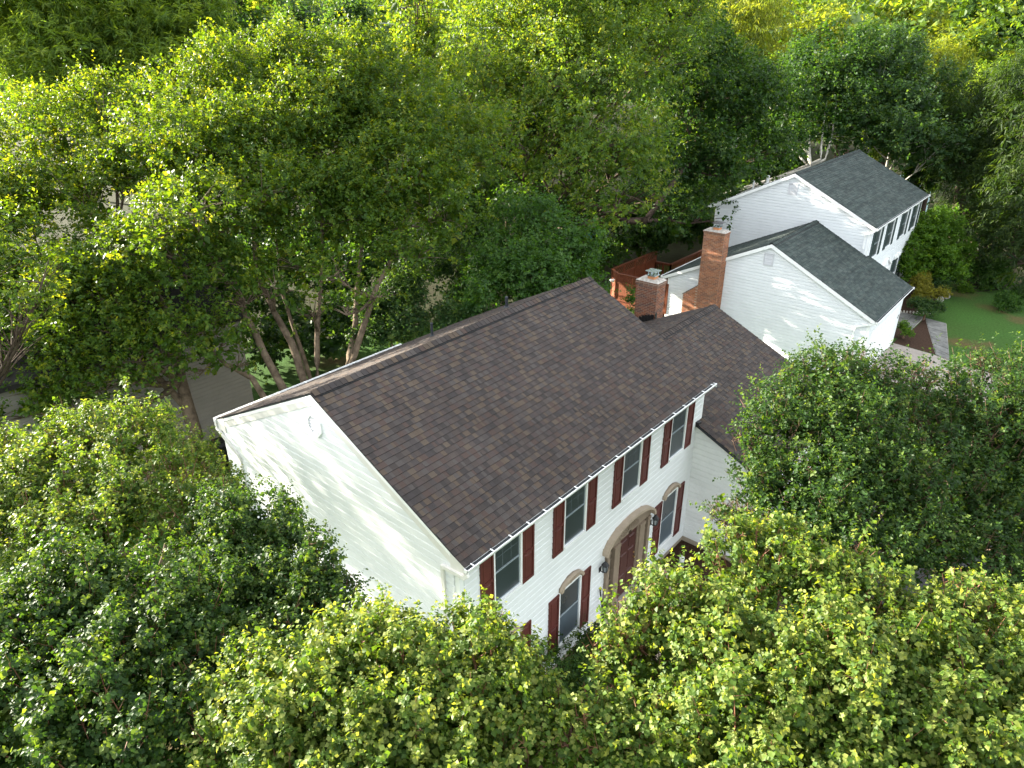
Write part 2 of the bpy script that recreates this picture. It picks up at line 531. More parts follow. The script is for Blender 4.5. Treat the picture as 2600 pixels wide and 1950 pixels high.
def shingle_slope(roof, fr, x0, x1, cols, material, rng, n_single=0, widths=(0.065, 0.085, 0.105, 0.13, 0.16), skip=None, name='shingle'):
    tabs = shingle_tabs(fr[4], x0, x1, cols, rng, widths)
    o, ax, up, n, ln = fr
    keyed = []
    for t in tabs:
        c = o + Vector(((t[2] + t[3]) / 2 - o.x, 0, 0)) - up * ((t[0] + t[1]) / 2)
        if skip and skip(c):
            continue
        keyed.append(((t[3] - t[2]) * (t[1] - t[0]) / (c - CAM).length_squared, t))
    keyed.sort(key=lambda k: -k[0])
    rest = MB()
    cache = {}
    rot = Matrix((ax, up, n)).transposed().to_4x4()
    for i, (_, t) in enumerate(keyed):
        s0, s1, a, b, c, q = t
        th = 0.013 + 0.008 * q
        if i < n_single:
            key = (round(b - a, 2), c, round(s1 - s0, 2))
            if key not in cache:
                m = MB()
                w, h = b - a, s1 - s0
                m.hexa([(0, -h, 0.001), (w, -h, 0.001), (w, 0.03, -0.004), (0, 0.03, -0.004), (0, -h, 0.017), (w, -h, 0.017), (w, 0.03, 0.003), (0, 0.03, 0.003)], c, EDGE)
                me = m.mesh(name)
                me.materials.append(material)
                cache[key] = me
            p = o + Vector(((a if ax.x > 0 else b) - o.x, 0, 0)) - up * s0
            shared(name, cache[key], roof, Matrix.Translation(p) @ rot)
        else:
            rest.hexa(tab_hexa(fr, s0, s1, a, b, th), c, EDGE)
    if rest.v:
        r = rest.build(name + 's', material, roof)
        r['kind'] = 'stuff'

def ridge_caps(roof, x0, x1, y_r, z_r, sl_f, sl_b, cols, material, rng, half=0.15, vent=True, name='ridge_cap', singles=True):
    """bent cap shingles overlapping along the ridge, on a low dark ridge vent"""
    lift = 0.03 if vent else 0.008
    if vent:
        v = MB()
        h = half + 0.012
        v.prism([(0, 0, 0.028), (0, -h, 0.028 - h * sl_f), (0, -h, -h * sl_f - 0.002), (0, 0, -0.01), (0, h, -h * sl_b - 0.002), (0, h, 0.028 - h * sl_b)], (x0 + 0.12, y_r, z_r), (x1 - 0.05, y_r, z_r))
        v.build('ridge_vent', M['black_metal'], roof)
    e = 0.143
    k = int((x1 - x0) / e)
    joined = MB()
    for i in range(k + 1):
        a = x0 + i * e
        b = min(a + e + 0.05, x1)
        if b - a < 0.04:
            continue
        c = rng.choice(cols)
        m = MB() if singles else joined
        up0, up1 = lift + 0.004, lift + 0.013
        hw = half + rng.uniform(-0.006, 0.006)
        def prof(x, u, t):
            return [(x, y_r, z_r + u + t), (x, y_r - hw, z_r + u + t - hw * sl_f), (x, y_r - hw, z_r + u - hw * sl_f), (x, y_r, z_r + u), (x, y_r + hw, z_r + u - hw * sl_b), (x, y_r + hw, z_r + u + t - hw * sl_b)]
        A, B = prof(a, up1, 0.012), prof(b, up0, 0.008)
        n = len(m.v)
        m.v += A + B
        for q in range(6):
            r = (q + 1) % 6
            m.f.append((n + q, n + r, n + 6 + r, n + 6 + q)); m.c.append(c if q in (0, 5) else EDGE)
        m.f.append(tuple(n + q for q in range(6))); m.c.append(EDGE)
        m.f.append(tuple(n + 6 + q for q in range(6))[::-1]); m.c.append(EDGE)
        if singles:
            m.build(name, material, roof)
    if not singles:
        o = joined.build(name + 's', material, roof)
        o['kind'] = 'stuff'

def siding(wall, o, a, n, z0, z1, ext, h, material, holes=()):
    """clapboards: o origin, a along-wall unit, n outward unit; ext(z)->(start,end); each board its own object; holes: (a0,a1,z0,z1)"""
    o, a, n = Vector(o), Vector(a), Vector(n)
    z = z0
    while z < z1 - 0.02:
        t = min(z + h, z1)
        e0, e1 = ext(z), ext(t)
        spans = [(e0[0], e0[1], e1[0], e1[1])]
        for (h0, h1, hz0, hz1) in holes:
            if hz0 < z + 0.02 and hz1 > t - 0.02:
                new = []
                for (p0, p1, q0, q1) in spans:
                    if h0 > p0 + 0.02 and h1 < p1 - 0.02:
                        new += [(p0, h0, q0, h0), (h1, p1, h1, q1)]
                    elif h0 <= p0 + 0.02 and p0 < h1 < p1:
                        new.append((h1, p1, h1, q1))
                    elif h1 >= p1 - 0.02 and p0 < h0 < p1:
                        new.append((p0, h0, q0, h0))
                    elif h0 <= p0 + 0.02 and h1 >= p1 - 0.02:
                        pass
                    else:
                        new.append((p0, p1, q0, q1))
                spans = new
        for (p0, p1, q0, q1) in spans:
            if p1 - p0 < 0.03:
                continue
            q1 = max(q1, q0 + 0.01)
            m = MB()
            def P(u, zz, d):
                r = o + a * u + n * d
                return (r.x, r.y, zz)
            out = 0.042 + RNG.uniform(-0.002, 0.002)
            fz = z + (t - z) * 0.76
            k_ = (fz - z) / (t - z)
            f0, f1 = p0 + (q0 - p0) * k_, p1 + (q1 - p1) * k_
            m.v += [P(p0, z, 0.001), P(p1, z, 0.001), P(p1, z, out), P(p0, z, out), P(f0, fz, out - 0.006), P(f1, fz, out - 0.006), P(q0, t, 0.004), P(q1, t, 0.004), P(q0, t, 0.001), P(q1, t, 0.001)]
            m.f += [(0, 1, 2, 3), (3, 2, 5, 4), (4, 5, 7, 6), (6, 7, 9, 8), (0, 3, 4, 6, 8), (1, 9, 7, 5, 2)]
            m.c += [None] * 6
            m.build('siding_board', material, wall)
        z += h

def window_unit(house, x, z, w, h, y, shutters, lunette=False, m_shut=None, mid=0.5, muntins=True, sh_w=0.385, sh_drop=0.06, dark=None, n=-1):
    """double-hung window on a wall facing -y: white frame, two sashes, screen, meeting rail; optional shutters and arched top"""
    f = MB()
    t = 0.055
    y1 = y - 0.060
    f.box(x - t, x, y1, y, z - t, z + h + t)
    f.box(x + w, x + w + t, y1, y, z - t, z + h + t)
    f.box(x, x + w, y1, y, z + h, z + h + t)
    f.box(x - 0.005, x + w + 0.005, y1 - 0.025, y, z - t, z)
    win = f.build('window', M['white_trim'], house)
    zm = z + h * mid
    p = MB(); p.box(x, x + w, y - 0.012, y - 0.002, zm, z + h); p.build('pane', M['glass'], win)
    p = MB(); p.box(x, x + w, y - 0.020, y - 0.002, z, zm); p.build('pane', dark or M['glass'], win)
    r = MB()
    r.box(x, x + w, y - 0.032, y - 0.012, zm - 0.018, zm + 0.018)
    r.box(x, x + 0.025, y - 0.028, y - 0.012, z, z + h)
    r.box(x + w - 0.025, x + w, y - 0.028, y - 0.012, z, z + h)
    r.box(x + 0.025, x + w - 0.025, y - 0.030, y - 0.012, z, z + 0.03)
    r.build('sash', M['sash'], win)
    if muntins:
        q = MB()
        for i in (1, 2):
            q.box(x + w * i / 3 - 0.007, x + w * i / 3 + 0.007, y - 0.0165, y - 0.012, zm + 0.02, z + h)
        q.box(x + 0.025, x + w - 0.025, y - 0.0155, y - 0.012, (zm + z + h) / 2 - 0.007, (zm + z + h) / 2 + 0.007)
        q.build('muntin', M['muntin'], win)
    if lunette:
        lunette_top(house, x - t, x + w + t, z + h + t, y, 0.27)
    if shutters:
        for sx in shutters:
            shutter(house, sx, z - sh_drop, sh_w, h + sh_drop + 0.02, y, m_shut)
    return win

def shutter(house, x, z, w, h, y, m):
    s = MB()
    yb, yf = y - 0.030, y - 0.072
    st = 0.05
    s.box(x, x + st, yf, yb, z, z + h)
    s.box(x + w - st, x + w, yf, yb, z, z + h)
    for a, b in ((0, 0.07), (h * 0.5 - 0.035, h * 0.5 + 0.035), (h - 0.07, h)):
        s.box(x + st, x + w - st, yf, yb, z + a, z + b)
    o = s.build('shutter', m, house)
    for a, b in ((0.07, h * 0.5 - 0.035), (h * 0.5 + 0.035, h - 0.07)):
        p = MB()
        p.box(x + st, x + w - st, y - 0.050, yb, z + a, z + b)
        q = [(x + st + 0.03, y - 0.050, z + a + 0.03), (x + w - st - 0.03, y - 0.050, z + a + 0.03), (x + w - st - 0.03, y - 0.050, z + b - 0.03), (x + st + 0.03, y - 0.050, z + b - 0.03)]
        i = [(x + st + 0.05, y - 0.062, z + a + 0.05), (x + w - st - 0.05, y - 0.062, z + a + 0.05), (x + w - st - 0.05, y - 0.062, z + b - 0.05), (x + st + 0.05, y - 0.062, z + b - 0.05)]
        p.hexa([q[0], q[1], q[2], q[3], i[0], i[1], i[2], i[3]])
        p.build('shutter_panel', m, o)

def lunette_top(house, x0, x1, z, y, rise, depth=0.12):
    cx, rx = (x0 + x1) / 2, (x1 - x0) / 2
    k = 16
    pts = [(cx - rx * math.cos(math.pi * i / k), z + rise * math.sin(math.pi * i / k)) for i in range(k + 1)]
    m = MB()
    m.prism([(px, 0, pz) for px, pz in pts], (0, y - depth * 0.5, 0), (0, y - 0.001, 0))
    lun = m.build('window_arch', M['tan_light'], house)
    r = MB()
    for i in range(k):
        (ax, az), (bx, bz) = pts[i], pts[i + 1]
        s = 0.82
        ia, ib = (cx + (ax - cx) * s, z + (az - z) * s), (cx + (bx - cx) * s, z + (bz - z) * s)
        r.hexa([(ia[0], y - 0.001, ia[1]), (ax, y - 0.001, az), (bx, y - 0.001, bz), (ib[0], y - 0.001, ib[1]),
                (ia[0], y - depth - 0.02, ia[1]), (ax, y - depth - 0.02, az), (bx, y - depth - 0.02, bz), (ib[0], y - depth - 0.02, ib[1])])
    r.build('arch_moulding', M['tan_light'], lun)
    q = MB()
    for i in range(1, 8):
        t = math.pi * i / 8
        q.bar((cx, y - depth * 0.5 - 0.004, z + 0.01), (cx - rx * 0.78 * math.cos(t), y - depth * 0.5 - 0.004, z + rise * 0.78 * math.sin(t)), 0.014, 0.012, (0, 1, 0))
    q.build('fan_rib', M['tan_light'], lun)

M['vent_grey'] = mat('vent_grey', (0.52, 0.52, 0.54), 0.5, 0.08, 5)
M['sash'] = mat('sash', (0.24, 0.28, 0.30), 0.4, 0.1, 6)
M['muntin'] = mat('muntin', (0.10, 0.12, 0.13), 0.5, 0.1, 6)
M['tan_light'] = mat('tan_light', (0.36, 0.285, 0.21), 0.6, 0.15, 5)

def gable_body(x0, x1, y0, y1, z_e0, z_e1, y_r, z_r):
    """solid house body with a gabled end at x0 and x1"""
    m = MB()
    prof = [(0, y0, 0), (0, y1, 0), (0, y1, z_e1), (0, y_r, z_r), (0, y0, z_e0)]
    m.prism(prof, (x0, 0, 0), (x1, 0, 0))
    return m

def roof_slab(x0, x1, ye0, ze0, y_r, z_r, ye1, ze1, t=0.11):
    m = MB()
    prof = [(0, ye0, ze0), (0, y_r, z_r), (0, ye1, ze1), (0, ye1, ze1 - t), (0, y_r, z_r - t * 1.12), (0, ye0, ze0 - t)]
    m.prism(prof, (x0, 0, 0), (x1, 0, 0))
    return m

def gutter(house, x0, x1, y, z, sgn, hangers=0, m=None):
    """K-style trough along x; sgn -1 hangs on the front eave, +1 on the rear; top rim at z"""
    w, d, t = 0.125, 0.105, 0.008
    g_ = MB()
    s = sgn
    g_.prism([(0, 0, 0), (0, 0, -d), (0, s * w * 0.62, -d), (0, s * w, -0.02), (0, s * w, 0.006), (0, s * (w - 0.018), 0.006), (0, s * (w - 0.018), -0.02), (0, s * w * 0.55, -d + t), (0, s * t, -d + t), (0, s * t, 0)], (x0, y, z), (x1, y, z))
    g_.box(x0, x0 + 0.01, min(y, y + s * w), max(y, y + s * w), z - d, z)
    g_.box(x1 - 0.01, x1, min(y, y + s * w), max(y, y + s * w), z - d, z)
    o = g_.build('gutter', m or M['white_trim'], house)
    i_ = MB()
    i_.prism([(0, s * 0.009, -0.03), (0, s * 0.009, -d + 0.012), (0, s * w * 0.5, -d + 0.012), (0, s * (w - 0.03), -0.03)], (x0 + 0.012, y, z), (x1 - 0.012, y, z))
    i_.build('gutter_fill', M['gutter_inside'], o)  # dark solid filling the trough below its rim
    for k in range(hangers):
        hx = x0 + 0.18 + (x1 - x0 - 0.36) * k / max(hangers - 1, 1)
        h_ = MB()
        h_.box(hx - 0.013, hx + 0.013, min(y, y + s * w), max(y, y + s * w), z + 0.006, z + 0.014)
        h_.build('gutter_hanger', M['white_trim'], o)
    return o

def pipe_run(house, pts, w, h, name, m):
    p = MB()
    for i in range(len(pts) - 1):
        a, b = Vector(pts[i]), Vector(pts[i + 1])
        d = (b - a).normalized()
        up = Vector((1, 0, 0)) if abs(d.x) < 0.9 else Vector((0, 0, 1))
        p.bar(a - d * 0.03, b + d * 0.03, w, h, up)
    return p.build(name, m, house)

def chimney_bricks(chim, x0, x1, y0, y1, z0, z1, cols, rng, n_single, faces, bl=0.215, bh=0.068, single_from=0.0):
    """running-bond bricks round a shaft; each its own object for the faces the photo shows, the rest joined"""
    joined = MB()
    cache = {}
    made = 0
    rows = max(1, int((z1 - z0) / bh + 0.05))
    bh = bh if rows > 1 else (z1 - z0)
    for r in range(rows - 1, -1, -1):
        z = z0 + r * bh
        for face in ('nx', 'ny', 'px', 'py'):
            lo, hi = (y0, y1) if face in ('nx', 'px') else (x0, x1)
            off = (bl / 2) if r % 2 else 0
            u = lo - off
            while u < hi - 0.01:
                a, b = max(u, lo), min(u + bl, hi)
                if b - a > 0.03:
                    c = rng.choice(cols)
                    d = 0.010 + rng.uniform(-0.003, 0.004)
                    j = 0.008
                    if face == 'nx':
                        bx = (x0 - d, x0 + 0.002, a + j, b - j)
                    elif face == 'px':
                        bx = (x1 - 0.002, x1 + d, a + j, b - j)
                    elif face == 'ny':
                        bx = (a + j, b - j, y0 - d, y0 + 0.002)
                    else:
                        bx = (a + j, b - j, y1 - 0.002, y1 + d)
                    if face in faces and made < n_single and z >= single_from:
                        key = (face, round(b - a, 2), c)
                        if key not in cache:
                            m = MB()
                            m.box(0, bx[1] - bx[0], 0, bx[3] - bx[2], 0, bh - 2 * j, c)
                            me = m.mesh('brick')
                            me.materials.append(M['brick'])
                            cache[key] = me
                        shared('brick', cache[key], chim, None, (bx[0], bx[2], z + j))
                        made += 1
                    else:
                        joined.box(*bx, z + j, z + bh - j, c)
                u += bl
    if joined.v:
        o = joined.build('bricks', M['brick'], chim)
        o['kind'] = 'stuff'

# ================================================================== MAIN HOUSE
W, YB = 10.065, 8.48
YR, ZR = 4.119, 7.691
YE, ZE = -0.192, 5.480
YEB, ZEB = 8.622, 5.500
XA, XB = -0.05, 10.115
sl_f = (ZR - ZE) / (YR - YE)
sl_b = (ZR - ZEB) / (YEB - YR)
house = thing('main_house', 'white two storey house with brown shingle roof, dark red shutters and arched entry', 'house', (0, 0, 0))
body = gable_body(0, W, 0, YB, ZE + sl_f * (0 - YE) - 0.12, ZEB + sl_b * (YEB - YB) - 0.12, YR, ZR - 0.13)
# garage wing
GX, GYF, GYR, GZR = 15.96, -2.1, 2.60, 5.52
GS = 0.472
GYE, GYEB = -2.35, 8.0
GZE, GZEB = GZR - GS * (GYR - GYE), GZR - GS * (GYEB - GYR)
GX0 = 9.80
body.prism([(0, GYF, 0), (0, GYEB - 0.25, 0), (0, GYEB - 0.25, GZEB + 0.1 - 0.1), (0, GYR, GZR - 0.13), (0, GYF, GZE + GS * 0.25 - 0.12)], (GX0, 0, 0), (GX, 0, 0))
wall = body.build('wall', M['aged_siding'], house)
BH = 0.1715
# left gable
def gable_ext(y0, y1, z0f, z0b, yr, zr):
    def f(z):
        a = y0 if z <= z0f else y0 + (yr - y0) * (z - z0f) / (zr - z0f)
        b = y1 if z <= z0b else y1 - (y1 - yr) * (z - z0b) / (zr - z0b)
        return (a, b)
    return f
siding(wall, (0, 0, 0), (0, 1, 0), (-1, 0, 0), 0.20, ZR - 0.17, gable_ext(0.11, YB - 0.09, ZE + sl_f * 0.11 + sl_f * 0.19 - 0.14, ZEB + sl_b * 0.1 - 0.1, YR, ZR - 0.14), BH, M['white_siding'])
# front wall: the boards run between the openings
EX0, EX1, EZ = 5.18, 7.33, 2.42
WX = [0.957, 3.333, 5.774, 8.194]
WW = 0.803
holes = [(x - 0.05, x + WW + 0.05, 3.71, 5.30) for x in WX] + [(x - 0.05, x + 0.84 + 0.05, 0.70, 2.50) for x in (0.86, 3.24, 8.125)] + [(EX0, EX1, 0.0, 2.45)]
siding(wall, (0, 0, 0), (1, 0, 0), (0, -1, 0), 0.20, 5.33, lambda z: (0.09, 9.80 if z < 4.15 else W - 0.08), BH, M['white_siding'], holes)
# wing side wall (faces the camera side)
siding(wall, (GX0, 0, 0), (0, -1, 0), (-1, 0, 0), 0.20, 4.2, lambda z: (0.02, max(min(-GYF, (GZR - 0.10 - z) / GS - GYR), 0.03)), BH, M['aged_siding'])
# wing front wall round the garage door
siding(wall, (GX0, GYF, 0), (1, 0, 0), (0, -1, 0), 0.20, 3.1, lambda z: (0.09, GX - GX0 - 0.09), BH, M['white_siding'], [(0.75, 5.45, 0.0, 2.35)])
# far gables
siding(wall, (W, 0, 0), (0, 1, 0), (1, 0, 0), 3.4, ZR - 0.17, gable_ext(0.11, YB - 0.09, ZE + sl_f * 0.3 - 0.14, ZEB - 0.05, YR, ZR - 0.14), BH, M['white_siding'])
siding(wall, (GX, 0, 0), (0, 1, 0), (1, 0, 0), 0.2, GZR - 0.17, gable_ext(GYF + 0.1, GYEB - 0.35, GZE, GZEB, GYR, GZR - 0.14), BH, M['white_siding'])
f_ = MB()
f_.box(-0.012, W + 0.012, -0.012, YB + 0.012, -0.05, 0.195)
f_.box(GX0 - 0.012, GX + 0.012, GYF - 0.012, GYEB - 0.24, -0.05, 0.195)
f_.build('foundation', M['foundation'], house)
for (x, y, z0, z1) in ((0, 0, 0.2, 5.33), (0, YB, 0.2, 5.40), (W, 0, 4.2, 5.33)):
    c_ = MB()
    sx, sy = (-1 if x == 0 else 1), (-1 if y == 0 else 1)
    xa, xb = sorted((x + sx * 0.024, x - sx * 0.085))
    ya, yb = sorted((y + sy * 0.024, y + sy * 0.0))
    c_.box(xa, xb, ya, yb, z0, z1)
    xa, xb = sorted((x + sx * 0.024, x))
    ya, yb = sorted((y, y - sy * 0.10))
    c_.box(xa, xb, ya, yb, z0, z1)
    c_.build('corner_trim', M['white_trim'], house)
c_ = MB(); c_.box(GX0 - 0.02, GX0, -0.02, -0.0005, 0.2, 4.15); c_.build('corner_trim', M['white_trim'], house)

# roofs
roof = roof_slab(XA, XB, YE, ZE, YR, ZR, YEB, ZEB).build('roof', M['pipe_dark'], house)
frF = slope_frame(YR, ZR, YE - 0.03, ZE - 0.03 * sl_f, XA)
shingle_slope(roof, frF, XA - 0.015, XB + 0.015, ROOF_COLS, M['shingle'], random.Random(11), 300)
frB = slope_frame(YR, ZR, YEB + 0.03, ZEB - 0.03 * sl_b, XA)
shingle_slope(roof, frB, XA - 0.015, XB + 0.015, ROOF_COLS, M['shingle'], random.Random(12), 0)
ridge_caps(roof, XA + 0.02, XB + 0.01, YR, ZR, sl_f, sl_b, ROOF_COLS, M['shingle'], random.Random(13))
wroof = MB()
wroof.prism([(0, GYE, GZE), (0, GYR, GZR), (0, GYEB, GZEB), (0, GYEB, GZEB - 0.1), (0, GYR, GZR - 0.11), (0, GYE, GZE - 0.1)], (W + 0.002, 0, 0), (GX + 0.06, 0, 0))
wroof.prism([(0, GYE, GZE), (0, -0.026, GZR - GS * (GYR + 0.026)), (0, -0.026, GZR - GS * (GYR + 0.026) - 0.1), (0, GYE, GZE - 0.1)], (GX0 - 0.10, 0, 0), (W + 0.001, 0, 0))
wroof = wroof.build('wing_roof', M['pipe_dark'], house)
gF = slope_frame(GYR, GZR, GYE - 0.03, GZE - 0.03 * GS, W)
shingle_slope(wroof, gF, GX0 - 0.115, GX + 0.075, ROOF_COLS, M['shingle'], random.Random(14), 0, skip=lambda c: (c.x < W + 0.02 and c.y > -0.05))
gB = slope_frame(GYR, GZR, GYEB + 0.03, GZEB - 0.03 * GS, W)
shingle_slope(wroof, gB, W + 0.02, GX + 0.075, ROOF_COLS, M['shingle'], random.Random(15), 0)
ridge_caps(wroof, W + 0.05, GX + 0.05, GYR, GZR, GS, GS, ROOF_COLS[:4] + ROOF_COLS[6:8], M['shingle'], random.Random(16))

def rake(house, x, y_e, z_e, y_r, z_r, sgn, m, drop=0.20, name='rake_board', top=0.0):
    d = Vector((0, y_r - y_e, z_r - z_e)).normalized()
    n = Vector((0, -d.z, d.y)) if d.y > 0 else Vector((0, d.z, -d.y))
    b = MB()
    a0, a1 = Vector((x, y_e, z_e)), Vector((x, y_r, z_r))
    v = Vector((0, 0, 1))
    def q(p, k, dx):
        return p - v * k + Vector((dx, 0, 0))
    b.hexa([q(a0, drop, 0), q(a1, drop, 0), q(a1, top, 0), q(a0, top, 0), q(a0, drop, sgn * 0.03), q(a1, drop, sgn * 0.03), q(a1, top, sgn * 0.03), q(a0, top, sgn * 0.03)])
    return b.build(name, m, house)
rake(house, -0.021, YE, ZE - 0.01, YR, ZR - 0.012, -1, M['white_trim'], 0.12, 'rake_board', 0.035)
rake(house, -0.021, YEB, ZEB - 0.01, YR, ZR - 0.012, -1, M['white_trim'], 0.12, 'rake_board', 0.035)
rake(house, -0.0195, YE + 0.03, ZE - 0.13, YR, ZR - 0.13, -1, M['cream_trim'], 0.16, 'frieze_board')
rake(house, -0.0195, YEB - 0.03, ZEB - 0.13, YR, ZR - 0.13, -1, M['cream_trim'], 0.16, 'frieze_board')
rake(house, W + 0.021, YE, ZE - 0.01, YR, ZR - 0.012, 1, M['white_trim'], 0.18, 'rake_board', 0.035)
rake(house, W + 0.021, YEB, ZEB - 0.01, YR, ZR - 0.012, 1, M['white_trim'], 0.18, 'rake_board', 0.035)
rake(house, GX + 0.021, GYE, GZE - 0.01, GYR, GZR - 0.012, 1, M['white_trim'], 0.16, 'rake_board', 0.035)
rake(house, GX0 - 0.021, GYE, GZE - 0.01, -0.04, GZR - GS * (GYR + 0.04) - 0.012, -1, M['cream_trim'], 0.16, 'rake_board', 0.03)
# eave returns at the near gable corners
for (ye, ze, s) in ((YE, ZE, 1), (YEB, ZEB, -1)):
    r_ = MB()
    r_.hexa([(-0.056, ye, ze - 0.30), (-0.0525, ye, ze - 0.30), (-0.0525, ye + s * 0.36, ze - 0.30), (-0.056, ye + s * 0.36, ze - 0.30), (-0.056, ye, ze - 0.02), (-0.0525, ye, ze - 0.02), (-0.0525, ye + s * 0.36, ze + 0.14), (-0.056, ye + s * 0.36, ze + 0.14)])
    r_.box(-0.0524, 0.0, min(ye, ye + s * 0.36), max(ye, ye + s * 0.36), ze - 0.30, ze - 0.02)
    r_.build('eave_return', M['cream_trim'], house)
s_ = MB()
s_.box(0.0, W, YE + 0.005, -0.002, ZE - 0.19, ZE - 0.17)
s_.box(0.0, W, YE - 0.012, YE + 0.004, ZE - 0.20, ZE - 0.02)
s_.build('soffit', M['white_trim'], house)
s_ = MB()
s_.box(0.0, W, YB + 0.002, YEB - 0.005, ZEB - 0.19, ZEB - 0.17)
s_.box(0.0, W, YEB - 0.004, YEB + 0.012, ZEB - 0.20, ZEB - 0.02)
s_.build('soffit', M['white_trim'], house)
gutter(house, -0.09, 10.14, YE - 0.014, ZE - 0.012, -1, 19)
gutter(house, -0.09, 6.35, YEB + 0.014, ZEB - 0.012, 1, 8)
gutter(house, GX0 - 0.1, GX + 0.08, GYE - 0.014, GZE - 0.012, -1, 10)
pipe_run(house, [(-0.06, -0.27, 5.31), (-0.075, -0.20, 5.24), (-0.075, 0.36, 5.20), (-0.055, 0.38, 5.12), (-0.055, 0.38, 0.2)], 0.085, 0.06, 'downspout', M['cream_trim'])
pipe_run(house, [(-0.06, YEB + 0.08, 5.40), (-0.07, YEB + 0.05, 5.20), (-0.06, YB - 0.65, 4.72), (-0.055, YB - 0.70, 4.60), (-0.055, YB - 0.70, 0.2)], 0.085, 0.06, 'downspout', M['cream_trim'])

# windows
for x in WX:
    window_unit(house, x, 3.76, WW, 1.47, -0.002, (x - 0.055 - 0.385, x + WW + 0.055), False, M['shutter_red'], 0.52, True)
for x in (0.86, 3.24, 8.125):
    window_unit(house, x, 0.75, 0.82, 1.68, -0.002, (x - 0.055 - 0.385, x + 0.82 + 0.055), True, M['shutter_red'], 0.52, False, dark=M['screen'], sh_drop=0.13)
# entry
ex, ew, eh = 6.255, 1.16, 0.50
e_ = MB()
for (a, b, d) in ((EX0, EX0 + 0.13, 0.12), (5.50, 5.76, 0.14), (6.75, 7.01, 0.14), (EX1 - 0.13, EX1, 0.12)):
    e_.box(a, b, -d, 0.03, 0.30, EZ)
    e_.box(a - 0.015, b + 0.015, -d - 0.015, 0.0, 0.30, 0.46)
    e_.box(a - 0.012, b + 0.012, -d - 0.012, 0.0, EZ - 0.10, EZ - 0.005)
e_.box(EX0 + 0.13, 5.50, -0.05, 0.03, 0.30, 0.95)
e_.box(7.01, EX1 - 0.13, -0.05, 0.03, 0.30, 0.95)
e_.box(5.76, 5.82, -0.09, 0.03, 0.30, EZ - 0.004)
e_.box(6.69, 6.75, -0.09, 0.03, 0.30, EZ - 0.004)
entry = e_.build('entry_surround', M['tan_trim'], house)
for (a, b) in ((EX0 + 0.13, 5.50), (7.01, EX1 - 0.13)):
    for i in range(4):
        p = MB(); p.box(a + 0.03, b - 0.03, -0.035, -0.025, 0.97 + i * 0.355, 1.30 + i * 0.355); p.build('sidelight_pane', M['glass'], entry)
    r_ = MB()
    for i in range(5):
        r_.box(a, b, -0.055, -0.03, 0.945 + i * 0.355, 0.975 + i * 0.355)
    r_.build('sidelight_bar', M['tan_trim'], entry)
k = 22
arc = [(ex - ew * math.cos(math.pi * i / k), EZ + eh * math.sin(math.pi * i / k)) for i in range(k + 1)]
h_ = MB()
for i in range(k):
    (ax, az), (bx, bz) = arc[i], arc[i + 1]
    s = 1.0
    oa = (ex + (ax - ex) * 1.055, EZ + (az - EZ) * 1.16 + 0.0)
    ob = (ex + (bx - ex) * 1.055, EZ + (bz - EZ) * 1.16 + 0.0)
    h_.hexa([(ax, -0.001, az), (oa[0], -0.001, oa[1]), (ob[0], -0.001, ob[1]), (bx, -0.001, bz), (ax, -0.21, az), (oa[0], -0.21, oa[1]), (ob[0], -0.21, ob[1]), (bx, -0.21, bz)])
h_.build('entry_hood', M['tan_light'], house)
t_ = MB()
t_.prism([(px, 0, pz) for px, pz in arc], (0, -0.085, 0), (0, -0.002, 0))
tym = t_.build('entry_tympanum', M['tan_trim'], house)
q_ = MB()
for i in range(1, 12):
    t = math.pi * i / 12
    q_.bar((ex + 0.05 * math.cos(t), -0.092, EZ + 0.02), (ex - 0.50 * math.cos(t), -0.092, EZ + 0.02 + 0.34 * math.sin(t)), 0.03, 0.03, (0, 1, 0))
q_.build('sunburst_rib', M['tan_trim'], tym)
d_ = MB()
d_.box(5.82, 6.69, -0.055, -0.005, 0.36, EZ - 0.03)
door = d_.build('front_door', M['door_red'], house)
for (a, b) in ((5.92, 6.21), (6.30, 6.59)):
    for (c, d) in ((0.50, 1.10), (1.22, 1.82), (1.92, 2.26)):
        p = MB(); p.hexa([(a, -0.055, c), (b, -0.055, c), (b, -0.055, d), (a, -0.055, d), (a + 0.03, -0.072, c + 0.03), (b - 0.03, -0.072, c + 0.03), (b - 0.03, -0.072, d - 0.03), (a + 0.03, -0.072, d - 0.03)])
        p.build('door_panel', M['door_red'], door)
p = MB(); p.tube([(6.62, -0.056, 1.40), (6.62, -0.11, 1.40)], [0.02, 0.03], 8); p.tube([(6.62, -0.056, 1.55), (6.62, -0.08, 1.55)], [0.025, 0.025], 8); p.build('door_handle', M['brass'], door)
t_ = MB(); t_.box(5.76, 6.75, -0.13, 0.0, 0.30, 0.36); t_.build('door_sill', M['concrete'], house)
